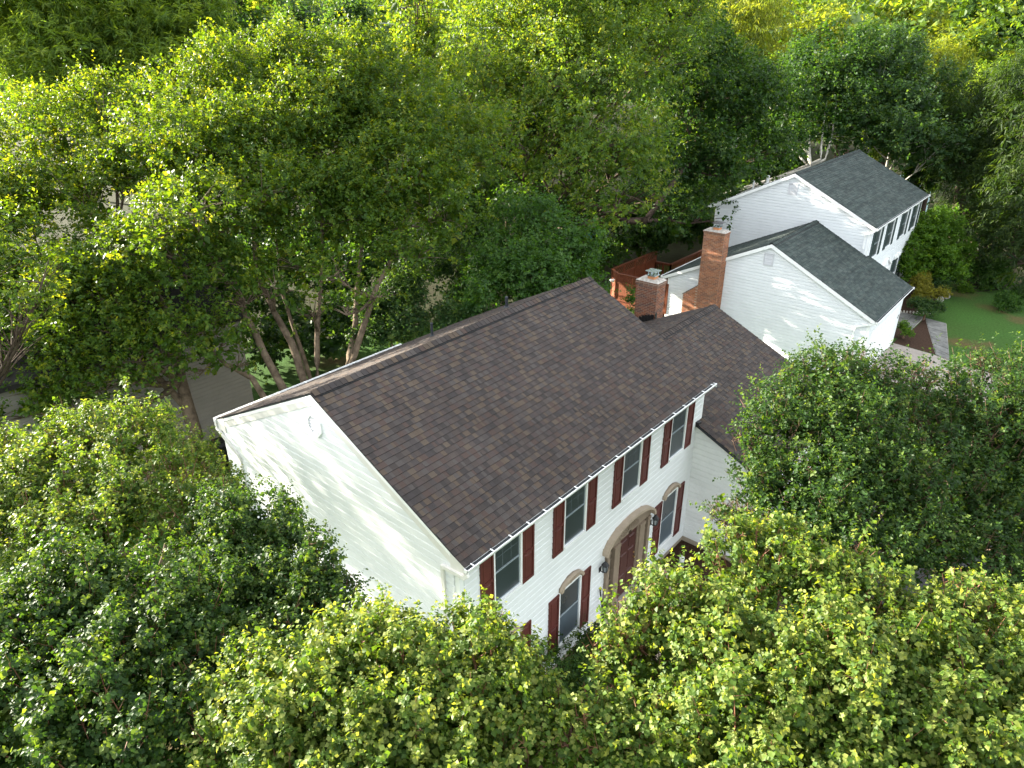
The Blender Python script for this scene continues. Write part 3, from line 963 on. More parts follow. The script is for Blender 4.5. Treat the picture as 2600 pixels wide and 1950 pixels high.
# lanterns fixed to the wall
def lantern(house, x, y, z):
    m = MB()
    m.box(x - 0.05, x + 0.05, y - 0.03, y, z - 0.09, z + 0.09)
    m.tube([(x, y - 0.02, z - 0.02), (x, y - 0.12, z - 0.07), (x, y - 0.17, z + 0.0)], [0.013] * 3, 6)
    m.tube([(x, y - 0.17, z - 0.02), (x, y - 0.17, z + 0.0), (x, y - 0.17, z + 0.02)], [0.02, 0.065, 0.06], 6)
    m.tube([(x, y - 0.17, z + 0.20), (x, y - 0.17, z + 0.22), (x, y - 0.17, z + 0.30), (x, y - 0.17, z + 0.34)], [0.10, 0.105, 0.04, 0.012], 6)
    for i in range(6):
        t = math.pi * i / 3
        m.bar((x + 0.06 * math.cos(t), y - 0.17 + 0.06 * math.sin(t), z + 0.02), (x + 0.09 * math.cos(t), y - 0.17 + 0.09 * math.sin(t), z + 0.20), 0.012, 0.012)
    o = m.build('wall_lantern', M['black_metal'], house)
    q = MB(); q.tube([(x, y - 0.17, z + 0.02), (x, y - 0.17, z + 0.20)], [0.052, 0.08], 6); q.build('lantern_glass', M['lamp_glass'], o)
lantern(house, 4.97, -0.02, 2.02)
lantern(house, 7.50, -0.02, 2.02)
# octagon vent in the gable
def oct_vent(house, x, cy, cz, ry, rz):
    k = [(math.cos(math.pi / 8 + i * math.pi / 4) * ry * 1.08, math.sin(math.pi / 8 + i * math.pi / 4) * rz * 1.08) for i in range(8)]
    m = MB()
    for i in range(8):
        (a, b), (c, d) = k[i], k[(i + 1) % 8]
        s = 0.76
        m.hexa([(x, cy + a * s, cz + b * s), (x, cy + c * s, cz + d * s), (x, cy + c, cz + d), (x, cy + a, cz + b), (x - 0.05, cy + a * s, cz + b * s), (x - 0.05, cy + c * s, cz + d * s), (x - 0.05, cy + c, cz + d), (x - 0.05, cy + a, cz + b)])
    o = m.build('gable_vent', M['white_trim'], house)
    n = 6
    for i in range(n):
        z = cz - rz * 0.68 + rz * 1.36 * i / (n - 1)
        hw = min(ry * 0.76, (ry * 1.15 - abs(z - cz) / rz * ry * 0.75))
        s = MB(); s.hexa([(x - 0.002, cy - hw, z + 0.035), (x - 0.002, cy + hw, z + 0.035), (x - 0.002, cy + hw, z + 0.045), (x - 0.002, cy - hw, z + 0.045), (x - 0.04, cy - hw, z - 0.02), (x - 0.04, cy + hw, z - 0.02), (x - 0.04, cy + hw, z - 0.01), (x - 0.04, cy - hw, z - 0.01)])
        s.build('vent_louvre', M['vent_grey'], o)
oct_vent(house, -0.021, 4.13, 6.93, 0.25, 0.27)
def vent_pipe(roof, x, y, zr, h, r, m):
    p = MB()
    p.tube([(x, y, zr - 0.1), (x, y, zr + h)], [r, r], 10)
    p.tube([(x, y, zr - 0.05), (x, y, zr + 0.07)], [r * 2.6, r * 1.2], 10)
    p.build('vent_pipe', m, roof)
def zb(y): return ZR - sl_b * (y - YR)
vent_pipe(roof, 5.75, 6.6, zb(6.6), 0.42, 0.04, M['pipe_dark'])
vent_pipe(roof, 8.15, 5.8, zb(5.8), 0.36, 0.05, M['pipe_dark'])
# wing chimney
BRK = [(0.19, 0.072, 0.040), (0.22, 0.085, 0.046), (0.16, 0.062, 0.040), (0.115, 0.062, 0.047), (0.24, 0.10, 0.058), (0.19, 0.088, 0.058), (0.12, 0.068, 0.055)]
cx0, cx1, cy0, cy1, cz1 = 16.0, 16.62, 4.96, 5.88, 5.64
c_ = MB(); c_.box(cx0, cx1, cy0, cy1, 0, cz1 + 0.14)
chim = c_.build('chimney', M['mortar'], house)
chimney_bricks(chim, cx0, cx1, cy0, cy1, 3.2, cz1, BRK, random.Random(21), 300, ('nx', 'ny'), 0.205, 0.066, 3.7)
for i, (o_, z0, z1) in enumerate(((0.022, cz1, cz1 + 0.066), (0.045, cz1 + 0.067, cz1 + 0.133), (0.030, cz1 + 0.134, cz1 + 0.20))):
    chimney_bricks(chim, cx0 - o_ + 0.008, cx1 + o_ - 0.008, cy0 - o_ + 0.008, cy1 + o_ - 0.008, z0, z1, [(0.155, 0.085, 0.06), (0.115, 0.08, 0.062), (0.18, 0.092, 0.062)], random.Random(30 + i), 0, (), 0.205, 0.066)
    m = MB(); m.box(cx0 - o_ + 0.008, cx1 + o_ - 0.008, cy0 - o_ + 0.008, cy1 + o_ - 0.008, z0, z1); m.build('corbel', M['mortar'], chim)
def chimney_top(chim, x0, x1, y0, y1, z, fx, fy, plate, pm, pedestal):
    c = MB()
    n = len(c.v)
    o = 0.02
    c.hexa([(x0 - o, y0 - o, z), (x1 + o, y0 - o, z), (x1 + o, y1 + o, z), (x0 - o, y1 + o, z), (x0 + 0.10, y0 + 0.10, z + 0.075), (x1 - 0.10, y0 + 0.10, z + 0.075), (x1 - 0.10, y1 - 0.10, z + 0.075), (x0 + 0.10, y1 - 0.10, z + 0.075)])
    c.build('chimney_crown', M['crown_mortar'], chim)
    f = MB(); w = 0.15; f.box(fx - w, fx + w, fy - w, fy + w, z + 0.04, z + 0.20)
    f.build('flue', M['clay'], chim)
    p = MB()
    p.box(fx - w - 0.03, fx + w + 0.03, fy - w - 0.03, fy + w + 0.03, z + 0.19, z + 0.23)
    for sx in (-1, 1):
        for sy in (-1, 1):
            p.box(fx + sx * 0.14 - 0.012, fx + sx * 0.14 + 0.012, fy + sy * 0.14 - 0.012, fy + sy * 0.14 + 0.012, z + 0.23, z + 0.37)
    p.build('cap_frame', pedestal, chim)
    q = MB()
    a = plate
    q.hexa([(fx - a, fy - a, z + 0.37), (fx + a, fy - a, z + 0.37), (fx + a, fy + a, z + 0.37), (fx - a, fy + a, z + 0.37), (fx - a, fy - a, z + 0.385), (fx + a, fy - a, z + 0.385), (fx + a, fy + a, z + 0.385), (fx - a, fy + a, z + 0.385)])
    q.build('cap_plate', pm, chim)
chimney_top(chim, cx0 - 0.02, cx1 + 0.02, cy0 - 0.02, cy1 + 0.02, cz1 + 0.20, 16.31, 5.36, 0.235, M['galvanised'], M['galvanised'])
# step flashing against the wing roof
fl = MB()
yy = 4.99
while yy < 5.95:
    zt = GZR - GS * (yy - GYR)
    fl.box(cx0 - 0.045, cx0 - 0.016, yy, yy + 0.125, zt - 0.25, zt + 0.22 + 0.03 * math.sin(yy * 40))
    yy += 0.13
fl.box(cx0 - 0.045, cx0 + 0.10, 4.925, 4.945, 4.2, 4.66)
fl.build('step_flashing', M['black_metal'], wroof)
fl = MB(); fl.box(GX0 - 0.11, GX0 + 0.05, -0.14, -0.03, 4.16, 4.30); fl.build('kick_flashing', M['black_metal'], wroof)
# garage door of the wing (behind the tree)
gd = MB(); gd.box(GX0 + 0.75, GX0 + 5.45, GYF - 0.05, GYF + 0.0, 0.0, 2.3); gdo = gd.build('garage_door', M['white_trim'], house)
st_ = MB(); st_.box(4.55, 7.95, -1.5, -0.02, 0.0, 0.28); st_.box(4.9, 7.6, -1.85, -1.5, 0.0, 0.14)
tag(st_.build('entry_stoop', M['tan_light']), 'tan concrete stoop with one step in front of the red door', 'stoop')
m = MB(); m.tube([(8.65, -0.60, 0.0), (8.65, -0.60, 0.34)], [0.07, 0.075], 10); m.tube([(8.65, -0.60, 0.34), (8.65, -0.60, 0.38)], [0.075, 0.045], 10)
tag(m.build('drain_pipe', M['white_trim']), 'short white capped pipe standing in the dark mulch bed', 'pipe')
m = MB(); m.tube([(4.93, -0.30, 0.28), (4.97, -0.07, 1.42)], [0.022, 0.02], 6)
m.tube([(4.93, -0.32, 0.28), (4.93, -0.30, 0.36)], [0.05, 0.02], 6)
tag(m.build('walking_stick', M['black_metal']), 'thin black pole leaning on the white siding beside the entry', 'pole')

# ================================================================== NEIGHBOUR HOUSE
NX, NY, NTH = 31.162, 1.483, 0.005
nb = thing('neighbor_house', 'white neighbour house with grey green roofs, tall brick chimney and dark green shutters', 'house', (NX, NY, 0), NTH)
L1, NYB = 10.638, 8.34
nyr, nzr, nze, nye, nyb, nzb = 4.185, 7.903, 5.70, -0.211, 8.638, 5.70
ns = (nzr - nze) / (nyr - nye)
gx, gyf, gyr, gzr, gze, gyb, gzb = -5.891, -2.133, 2.712, 5.638, 3.021, 8.113, 3.06
gye = gyf - 0.211
gs = (gzr - gze) / (gyr - gye)
gsb = (gzr - gzb) / (gyb - gyr)
b_ = gable_body(0, L1, 0, NYB, nze + ns * 0.21 - 0.12, nzb + ns * 0.29 - 0.12, nyr, nzr - 0.13)
b_.prism([(0, gyf, 0), (0, gyb - 0.25, 0), (0, gyb - 0.25, gzb + gsb * 0.25 - 0.12), (0, gyr, gzr - 0.13), (0, gyf, gze + gs * 0.2 - 0.12)], (gx, 0, 0), (-0.002, 0, 0))
nwall = b_.build('wall', M['vinyl_siding'], nb)
NH = 0.152
siding(nwall, (0, 0, 0), (0, 1, 0), (-1, 0, 0), 2.9, nzr - 0.15, gable_ext(0.1, NYB - 0.1, nze, nzb, nyr, nzr - 0.13), NH, M['vinyl_siding'])
siding(nwall, (gx, 0, 0), (0, 1, 0), (-1, 0, 0), 0.2, gzr - 0.15, gable_ext(gyf + 0.1, gyb - 0.34, gze - 0.02, gzb, gyr, gzr - 0.13), NH, M['vinyl_siding'])
nwx = [0.90, 3.48, 6.38, 8.88]
nholes = [(x - 0.05, x + 1.0, 3.85, 5.35) for x in nwx]
siding(nwall, (0, 0, 0), (1, 0, 0), (0, -1, 0), 0.2, 5.50, lambda z: (0.12, L1 - 0.12), NH, M['vinyl_siding'], nholes + [(6.55, 7.6, 0.7, 2.8), (8.75, 9.8, 0.7, 2.8), (4.0, 5.3, 0, 2.4)])
siding(nwall, (gx, gyf, 0), (1, 0, 0), (0, -1, 0), 0.2, 2.85, lambda z: (0.1, -gx - 0.1), NH, M['vinyl_siding'], [(0.45, 5.25, 0, 2.20)])
for (x, y, s, z1) in ((0, 0, 0, 5.5), (L1, 0, 1, 5.5), (gx, gyf, 0, 2.9), (0.0, gyf, 1, 2.9), (0, NYB, 2, 5.5), (gx, gyb - 0.25, 2, 2.95)):
    c_ = MB()
    if s == 0:
        c_.box(x - 0.024, x + 0.10, y - 0.024, y - 0.0005, 0.1, z1); c_.box(x - 0.024, x - 0.0005, y, y + 0.10, 0.1, z1)
    elif s == 1:
        c_.box(x - 0.10, x + 0.024, y - 0.024, y - 0.0005, 0.1, z1); c_.box(x + 0.0005, x + 0.024, y, y + 0.10, 0.1, z1)
    else:
        c_.box(x - 0.024, x - 0.0005, y - 0.10, y, 0.1, z1); c_.box(x - 0.024, x + 0.1, y + 0.0005, y + 0.024, 0.1, z1)
    c_.build('corner_trim', M['white_trim'], nb)
nroof = roof_slab(-0.12, L1 + 0.12, nye, nze, nyr, nzr, nyb, nzb).build('roof', M['pipe_dark'], nb)
shingle_slope(nroof, slope_frame(nyr, nzr, nye - 0.03, nze - 0.015, 0), -0.14, L1 + 0.14, OLD_COLS, M['old_shingle'], random.Random(41), 0, (0.15, 0.30, 0.33))
shingle_slope(nroof, slope_frame(nyr, nzr, nyb + 0.03, nzb - 0.015, 0), -0.14, L1 + 0.14, OLD_COLS, M['old_shingle'], random.Random(42), 0, (0.15, 0.30, 0.33))
ridge_caps(nroof, -0.12, L1 + 0.12, nyr, nzr, ns, ns, OLD_COLS, M['old_shingle'], random.Random(43), 0.15, True, 'ridge_cap', False)
groof = roof_slab(gx - 0.12, -0.025, gye, gze, gyr, gzr, gyb, gzb).build('garage_roof', M['pipe_dark'], nb)
shingle_slope(groof, slope_frame(gyr, gzr, gye - 0.03, gze - 0.015, 0), gx - 0.14, -0.026, OLD_COLS, M['old_shingle'], random.Random(44), 0, (0.15, 0.30, 0.33))
shingle_slope(groof, slope_frame(gyr, gzr, gyb + 0.03, gzb - 0.015, 0), gx - 0.14, -0.026, OLD_COLS, M['old_shingle'], random.Random(45), 0, (0.15, 0.30, 0.33))
ridge_caps(groof, gx - 0.12, -0.03, gyr, gzr, gs, gsb, OLD_COLS, M['old_shingle'], random.Random(46), 0.15, True, 'ridge_cap', False)
# the garage front slope also runs on a short way past the front wall of the main block
gr2 = MB(); gr2.hexa([(-0.024, gye, gze - 0.11), (0.25, gye, gze - 0.11), (0.25, -0.03, gze + gs * (-0.03 - gye) - 0.11), (-0.024, -0.03, gze + gs * (-0.03 - gye) - 0.11), (-0.024, gye, gze), (0.25, gye, gze), (0.25, -0.03, gze + gs * (-0.03 - gye)), (-0.024, -0.03, gze + gs * (-0.03 - gye))])
gr2o = gr2.build('garage_roof', M['pipe_dark'], nb)
shingle_slope(gr2o, slope_frame(gyr, gzr, gye - 0.03, gze - 0.015, 0), -0.026, 0.27, OLD_COLS, M['old_shingle'], random.Random(47), 0, (0.15, 0.30), skip=lambda c: c.y > -0.05)
for (x, ye, ze, yr, zr, sg) in ((-0.12, nye, nze, nyr, nzr, -1), (-0.12, nyb, nzb, nyr, nzr, -1), (gx - 0.12, gye, gze, gyr, gzr, -1), (gx - 0.12, gyb, gzb, gyr, gzr, -1)):
    rake(nb, x - 0.001, ye, ze - 0.01, yr, zr - 0.012, -1, M['white_trim'], 0.17, 'rake_board', 0.0)
    d = 0.16
    s2 = MB()
    s2.hexa([(x + 0.0, ye, ze - d - 0.02), (x + 0.1, ye, ze - d - 0.02), (x + 0.1, yr, zr - d - 0.02), (x, yr, zr - d - 0.02), (x, ye, ze - d), (x + 0.1, ye, ze - d), (x + 0.1, yr, zr - d), (x, yr, zr - d)])
    s2.build('soffit', M['cream_trim'], nb)
rake(nb, L1 + 0.121, nye, nze - 0.01, nyr, nzr - 0.012, 1, M['white_trim'], 0.16)
for (x0, x1, ye, ze, yw) in ((0.0, L1, nye, nze, 0), (gx, 0.2, gye, gze, gyf)):
    s2 = MB(); s2.box(x0, x1, ye + 0.005, yw - 0.002, ze - 0.18, ze - 0.16); s2.box(x0, x1, ye - 0.012, ye + 0.004, ze - 0.19, ze - 0.02); s2.build('soffit', M['white_trim'], nb)
gutter(nb, -0.16, L1 + 0.16, nye - 0.014, nze - 0.012, -1, 0)
gutter(nb, gx - 0.16, 0.28, gye - 0.014, gze - 0.012, -1, 0)
gutter(nb, -0.16, L1 + 0.16, nyb + 0.014, nzb - 0.012, 1, 0)
gutter(nb, gx - 0.16, -0.03, gyb + 0.014, gzb - 0.012, 1, 0)
pipe_run(nb, [(gx - 0.08, gye - 0.05, gze - 0.12), (gx - 0.09, gyf + 0.55, gze - 0.42), (gx - 0.06, gyf + 0.58, gze - 0.55), (gx - 0.06, gyf + 0.58, 0.1)], 0.08, 0.06, 'downspout', M['white_trim'])
pipe_run(nb, [(-0.07, nye - 0.05, nze - 0.12), (-0.09, 0.18, nze - 0.40), (-0.06, 0.2, nze - 0.5), (-0.06, 0.2, 4.6)], 0.08, 0.06, 'downspout', M['white_trim'])
for x in nwx:
    window_unit(nb, x, 3.92, 0.95, 1.38, -0.002, (x - 0.055 - 0.40, x + 0.95 + 0.055), False, M['shutter_green'], 0.5, False, 0.40, 0.05)
for x in (6.6, 8.8):
    window_unit(nb, x, 0.80, 0.95, 1.75, -0.002, (x - 0.055 - 0.40, x + 0.95 + 0.055), False, M['shutter_green'], 0.5, False, 0.40, 0.05, M['far_white'])
    p_ = MB(); p_.prism([(x - 0.15, 0, 2.62), (x + 1.10, 0, 2.62), (x + 1.15, 0, 2.80), (x - 0.20, 0, 2.80)], (0, -0.10, 0), (0, -0.002, 0)); p_.box(x + 0.40, x + 0.55, -0.14, -0.0, 2.60, 2.86)
    p_.build('window_head', M['white_trim'], nb)
# broken pediment over the neighbour's door
p_ = MB()
for s in (-1, 1):
    p_.hexa([(4.65 + s * 0.95, -0.16, 2.55), (4.65 + s * 0.95, -0.01, 2.55), (4.65 + s * 0.15, -0.01, 2.95), (4.65 + s * 0.15, -0.16, 2.95), (4.65 + s * 0.95, -0.16, 2.68), (4.65 + s * 0.95, -0.01, 2.68), (4.65 + s * 0.15, -0.01, 3.15), (4.65 + s * 0.15, -0.16, 3.15)])
p_.box(3.7, 5.6, -0.14, -0.001, 2.40, 2.54)
p_.box(3.75, 3.98, -0.10, 0.0, 0.2, 2.40); p_.box(5.32, 5.55, -0.10, 0.0, 0.2, 2.40)
p_.tube([(4.65, -0.08, 2.54), (4.65, -0.08, 2.72), (4.65, -0.08, 2.95), (4.65, -0.08, 3.02)], [0.05, 0.08, 0.06, 0.02], 8)
p_.build('door_pediment', M['white_trim'], nb)
p_ = MB(); p_.box(3.98, 5.32, -0.04, 0.0, 0.2, 2.40); p_.build('front_door', M['shutter_green'], nb)
# garage door with panels
for i in range(4):
    p_ = MB(); p_.box(gx + 0.5, gx + 5.2, gyf - 0.035, gyf - 0.001, 0.02 + i * 0.54, 0.545 + i * 0.54)
    for j in range(8):
        a = gx + 0.56 + j * 0.578
        p_.box(a, a + 0.48, gyf - 0.044, gyf - 0.034, 0.10 + i * 0.54, 0.46 + i * 0.54)
    p_.build('garage_door_panel', M['white_trim'], nb)
p_ = MB(); p_.box(gx + 0.40, gx + 0.5, gyf - 0.05, gyf, 0, 2.30); p_.box(gx + 5.2, gx + 5.3, gyf - 0.05, gyf, 0, 2.30); p_.box(gx + 0.40, gx + 5.3, gyf - 0.055, gyf, 2.185, 2.31); p_.build('garage_door_frame', M['white_trim'], nb)
p_ = MB(); p_.box(gx + 5.48, gx + 5.60, gyf - 0.06, gyf - 0.02, 1.48, 1.66); p_.build('keypad', M['grey_wood'], nb)
m_ = MB(); m_.box(0.03, 0.10, gyf + 0.20, gyf + 0.30, 1.62, 1.80); m_.tube([(0.10, gyf + 0.25, 1.72), (0.22, gyf + 0.25, 1.80)], [0.015, 0.015], 6)
m_.tube([(0.22, gyf + 0.25, 1.58), (0.22, gyf + 0.25, 1.66), (0.22, gyf + 0.25, 1.80), (0.22, gyf + 0.25, 1.84)], [0.04, 0.08, 0.09, 0.03], 8)
m_.build('wall_lantern', M['brass'], nb)
def rect_vent(house, x, cy, cz, w, h):
    m = MB()
    t = 0.06
    m.box(x - 0.04, x, cy - w / 2, cy - w / 2 + t, cz - h / 2, cz + h / 2); m.box(x - 0.04, x, cy + w / 2 - t, cy + w / 2, cz - h / 2, cz + h / 2)
    m.box(x - 0.04, x, cy - w / 2 + t, cy + w / 2 - t, cz - h / 2, cz - h / 2 + t); m.box(x - 0.04, x, cy - w / 2 + t, cy + w / 2 - t, cz + h / 2 - t, cz + h / 2)
    o = m.build('gable_vent', M['vent_grey'], house)
    for i in range(9):
        z = cz - h / 2 + t + 0.005 + (h - 2 * t) * i / 9
        s = MB(); s.hexa([(x - 0.002, cy - w / 2 + t, z + 0.05), (x - 0.002, cy + w / 2 - t, z + 0.05), (x - 0.002, cy + w / 2 - t, z + 0.057), (x - 0.002, cy - w / 2 + t, z + 0.057), (x - 0.035, cy - w / 2 + t, z), (x - 0.035, cy + w / 2 - t, z), (x - 0.035, cy + w / 2 - t, z + 0.007), (x - 0.035, cy - w / 2 + t, z + 0.007)])
        s.build('vent_louvre', M['vent_grey'], o)
rect_vent(nb, -0.02, 4.19, 7.11, 0.48, 0.61)
rect_vent(nb, gx - 0.02, 2.78, 4.87, 0.48, 0.60)
vent_pipe(nroof, 1.35, 6.9, nzr - ns * (6.9 - nyr), 0.52, 0.05, M['white_trim'])
vent_pipe(nroof, 1.15, 6.05, nzr - ns * (6.05 - nyr), 0.45, 0.08, M['white_trim'])
# tall chimney outside the garage gable
NBRK = [(0.27, 0.108, 0.054), (0.30, 0.122, 0.062), (0.24, 0.094, 0.050), (0.20, 0.084, 0.050), (0.33, 0.142, 0.075), (0.19, 0.088, 0.058), (0.29, 0.14, 0.078)]
kx0, kx1 = gx - 0.62, gx - 0.03
ky0, ky1, kw1 = 4.84, 5.90, 6.66
kz = 5.75
c_ = MB(); c_.box(kx0, kx1, ky0, ky1, 0, kz + 0.13)
c_.prism([(0, ky1, 0), (0, kw1, 0), (0, kw1, 2.50), (0, ky1, 3.10)], (kx0, 0, 0), (kx1, 0, 0))
nch = c_.build('chimney', M['mortar_warm'] if 'mortar_warm' in M else M['mortar'], nb)
chimney_bricks(nch, kx0, kx1, ky0, ky1, 1.05, kz, NBRK, random.Random(51), 300, ('nx', 'ny'), 0.205, 0.068, 2.2)
wide = MB()
rw = random.Random(52)
z = 1.05
r = 0
while z < 3.0:
    top = 2.50 if z < 2.44 else 99
    yl = kw1 if z < 2.46 else kw1 - (z - 2.46) / 0.60 * (kw1 - ky1)
    u = ky1 + (0.1 if r % 2 else 0.0)
    while u < yl - 0.05:
        b = min(u + 0.2, yl)
        wide.box(kx0 - 0.012, kx0 + 0.002, u + 0.006, b - 0.006, z + 0.006, z + 0.062, rw.choice(NBRK))
        u += 0.205
    z += 0.068
    r += 1
o_ = wide.build('shoulder_bricks', M['brick'], nch); o_['kind'] = 'stuff'
sl_ = MB(); sl_.hexa([(kx0 - 0.02, ky1, 3.08), (kx1, ky1, 3.08), (kx1, kw1 + 0.03, 2.48), (kx0 - 0.02, kw1 + 0.03, 2.48), (kx0 - 0.02, ky1, 3.13), (kx1, ky1, 3.13), (kx1, kw1 + 0.03, 2.53), (kx0 - 0.02, kw1 + 0.03, 2.53)]); sl_.build('chimney_shoulder', M['dark_cap'], nch)
for i, (o_, z0, z1) in enumerate(((0.02, kz, kz + 0.066), (0.045, kz + 0.067, kz + 0.135))):
    chimney_bricks(nch, kx0 - o_ + 0.008, kx1, ky0 - o_ + 0.008, ky1 + o_ - 0.008, z0, z1, [(0.22, 0.105, 0.065), (0.18, 0.098, 0.066)], random.Random(60 + i), 0, (), 0.205, 0.066)
    m = MB(); m.box(kx0 - o_ + 0.008, kx1, ky0 - o_ + 0.008, ky1 + o_ - 0.008, z0, z1); m.build('corbel', M['mortar'], nch)
chimney_top(nch, kx0 - 0.03, kx1, ky0 - 0.03, ky1 + 0.03, kz + 0.135, kx0 + 0.30, 5.37, 0.22, M['dark_cap'], M['galvanised'])

# ------------------------------------------------------------------ neighbour's deck with privacy screens
deck = thing('wooden_deck', 'red brown stained wooden deck with lattice topped privacy screens behind the white garage', 'deck', (25.2, 9.6, 0))
DX, DY = 25.2, 9.6
def lattice(parent, o, a, w, h, th=0.02):
    """diagonal strips filling a w x h panel standing on o along unit a"""
    o, a = Vector(o), Vector(a)
    n = a.cross(Vector((0, 0, 1)))
    m = MB()
    s = 0.19
    t = -h
    while t < w:
        for d in (1, -1):
            x0, z0, x1, z1 = (t, 0, t + h, h) if d > 0 else (t + h, 0, t, h)
            def clip(xa, za, xb, zb):
                if xa == xb: return None
                lo, hi = (xa, xb) if xa < xb else (xb, xa)
                q0, q1 = max(lo, 0), min(hi, w)
                if q1 - q0 < 0.03: return None
                f = lambda x: za + (zb - za) * (x - xa) / (xb - xa)
                return (q0, f(q0), q1, f(q1))
            c = clip(x0, z0, x1, z1)
            if c:
                off = n * (0.008 * d)
                m.bar(o + a * c[0] + Vector((0, 0, c[1])) + off, o + a * c[2] + Vector((0, 0, c[3])) + off, 0.015, 0.032, n)
        t += s
    return m.build('lattice', M['deck_stain'], parent)
def screen(parent, p0, p1, z0, zl, z1, bay=1.15):
    """p0,p1 in the deck's frame: posts, boards below zl, lattice zl..z1, rails"""
    a = Vector((p1[0] - p0[0], p1[1] - p0[1], 0))
    ln = a.length
    a.normalize()
    n = a.cross(Vector((0, 0, 1)))
    k = max(1, round(ln / bay))
    P = lambda u, z: Vector((p0[0], p0[1], z)) + a * u
    for i in range(k + 1):
        m = MB(); m.bar(P(ln * i / k, z0), P(ln * i / k, z1 + 0.03), 0.09, 0.09, tuple(a)); m.build('post', M['deck_stain'], parent)
    for z, w, h in ((z1, 0.13, 0.04), (zl, 0.06, 0.09), (z0 + 0.1, 0.06, 0.09)):
        m = MB(); m.bar(P(-0.05, z), P(ln + 0.05, z), w, h); m.build('rail', M['deck_stain'], parent)
    for i in range(k):
        u0, u1 = ln * i / k + 0.05, ln * (i + 1) / k - 0.05
        lattice(parent, P(u0, zl + 0.045), a, u1 - u0, z1 - zl - 0.065)
        u = u0
        while u < u1 - 0.02:
            m = MB(); m.bar(P(u + 0.07, z0 + 0.12), P(u + 0.07, zl - 0.04), 0.135, 0.022, tuple(n)); m.build('board', M['deck_stain'], parent)
            u += 0.14
screen(deck, (0.0, 2.9), (0.0, -0.3), 1.0, 2.10, 2.60)
screen(deck, (0.55, 3.5), (5.4, 3.5), 1.0, 2.10, 2.60)
screen(deck, (0.55, 3.5), (0.0, 2.9), 1.0, 2.10, 2.60, 2)
def railing(parent, p0, p1, z0, z1):
    a = Vector((p1[0] - p0[0], p1[1] - p0[1], 0)); ln = a.length; a.normalize()
    P = lambda u, z: Vector((p0[0], p0[1], z)) + a * u
    for z, w, h in ((z1, 0.14, 0.04), (z1 - 0.08, 0.05, 0.08), (z0 + 0.12, 0.05, 0.08)):
        m = MB(); m.bar(P(0, z), P(ln, z), w, h); m.build('rail', M['deck_stain'], parent)
    k = max(2, round(ln / 1.6))
    for i in range(k + 1):
        m = MB(); m.bar(P(ln * i / k, z0), P(ln * i / k, z1), 0.09, 0.09, tuple(a)); m.build('post', M['deck_stain'], parent)
    u = 0.1
    while u < ln:
        m = MB(); m.bar(P(u, z0 + 0.12), P(u, z1 - 0.04), 0.035, 0.035, tuple(a)); m.build('baluster', M['deck_stain'], parent)
        u += 0.13
railing(deck, (5.4, 3.5), (5.4, 2.45), 1.0, 1.95)
railing(deck, (5.4, 2.45), (12.5, 2.45), 1.0, 1.95)
for i in range(25):
    m = MB(); y = -0.35 + i * 0.155; m.box(0.0 if y < 2.9 else 0.55, 5.4, y, y + 0.148, 0.96, 1.0); m.build('deck_board', M['deck_stain'], deck)
m = MB()
m.box(5.4, 12.5, -0.3, 2.5, 0.93, 0.96)
for (x, y) in ((0.05, 0.0), (0.05, 2.8), (0.6, 3.4), (5.3, 3.4), (5.3, 0.2), (8.9, 2.4), (12.4, 2.4)):
    m.box(x - 0.07, x + 0.07, y - 0.07, y + 0.07, 0, 0.96)
m.box(0.0, 5.4, -0.05, 0.0, 0.72, 0.955); m.box(0.6, 5.4, 3.44, 3.49, 0.72, 0.955); m.box(0.0, 0.05, 0.0, 2.9, 0.72, 0.955)
m.build('deck_frame', M['deck_stain'], deck)
m = MB(); m.tube([(25.10, 12.55, 2.25), (24.98, 12.55, 2.28)], [0.03, 0.03], 8); m.tube([(24.98, 12.55, 2.28), (24.88, 12.50, 2.20)], [0.04, 0.075], 8); m.tube([(25.0, 12.65, 2.28), (24.92, 12.72, 2.18)], [0.04, 0.07], 8)
tag(m.build('flood_lamp', M['white_trim']), 'small white flood lamp on the corner of the red brown screen', 'lamp')

# ------------------------------------------------------------------ path slabs, stones, small things by the lawn
path = MB(); path.poly([(30.9, -2.75, 0.008), (36.25, -1.06, 0.008), (35.98, -2.2, 0.008), (30.5, -3.45, 0.008)][::-1])
path.poly([(33.6, -0.95, 0.012), (36.3, -1.05, 0.012), (36.42, 0.10, 0.012), (33.8, 0.30, 0.012)])
path = struct(path.build('path', M['joint']))
rp = random.Random(5)
def slab(q):
    m = MB(); cx_ = sum(p[0] for p in q) / 4; cy_ = sum(p[1] for p in q) / 4
    s = [(cx_ + (p[0] - cx_) * 0.92, cy_ + (p[1] - cy_) * 0.95) for p in q]
    z = 0.035 + rp.uniform(-0.006, 0.006)
    m.hexa([(*p, 0.0) for p in s] + [(*p, z) for p in s]); m.build('slab', M['slab'], path)
A0, A1, B0, B1 = (30.9, -2.75), (36.25, -1.06), (30.5, -3.45), (35.98, -2.2)
k = 7
lerp = lambda p, q, t: (p[0] + (q[0] - p[0]) * t, p[1] + (q[1] - p[1]) * t)
for i in range(k):
    slab([lerp(B0, B1, i / k), lerp(B0, B1, (i + 1) / k), lerp(A0, A1, (i + 1) / k), lerp(A0, A1, i / k)])
for i in range(2):
    for j in range(2):
        x0, x1 = 33.62 + i * 1.36, 33.62 + (i + 1) * 1.36
        y0, y1 = -0.98 + j * 0.58, -0.98 + (j + 1) * 0.58
        slab([(x0, y0), (x1, y0), (x1, y1), (x0, y1)])
edge = MB()
rs = random.Random(3)
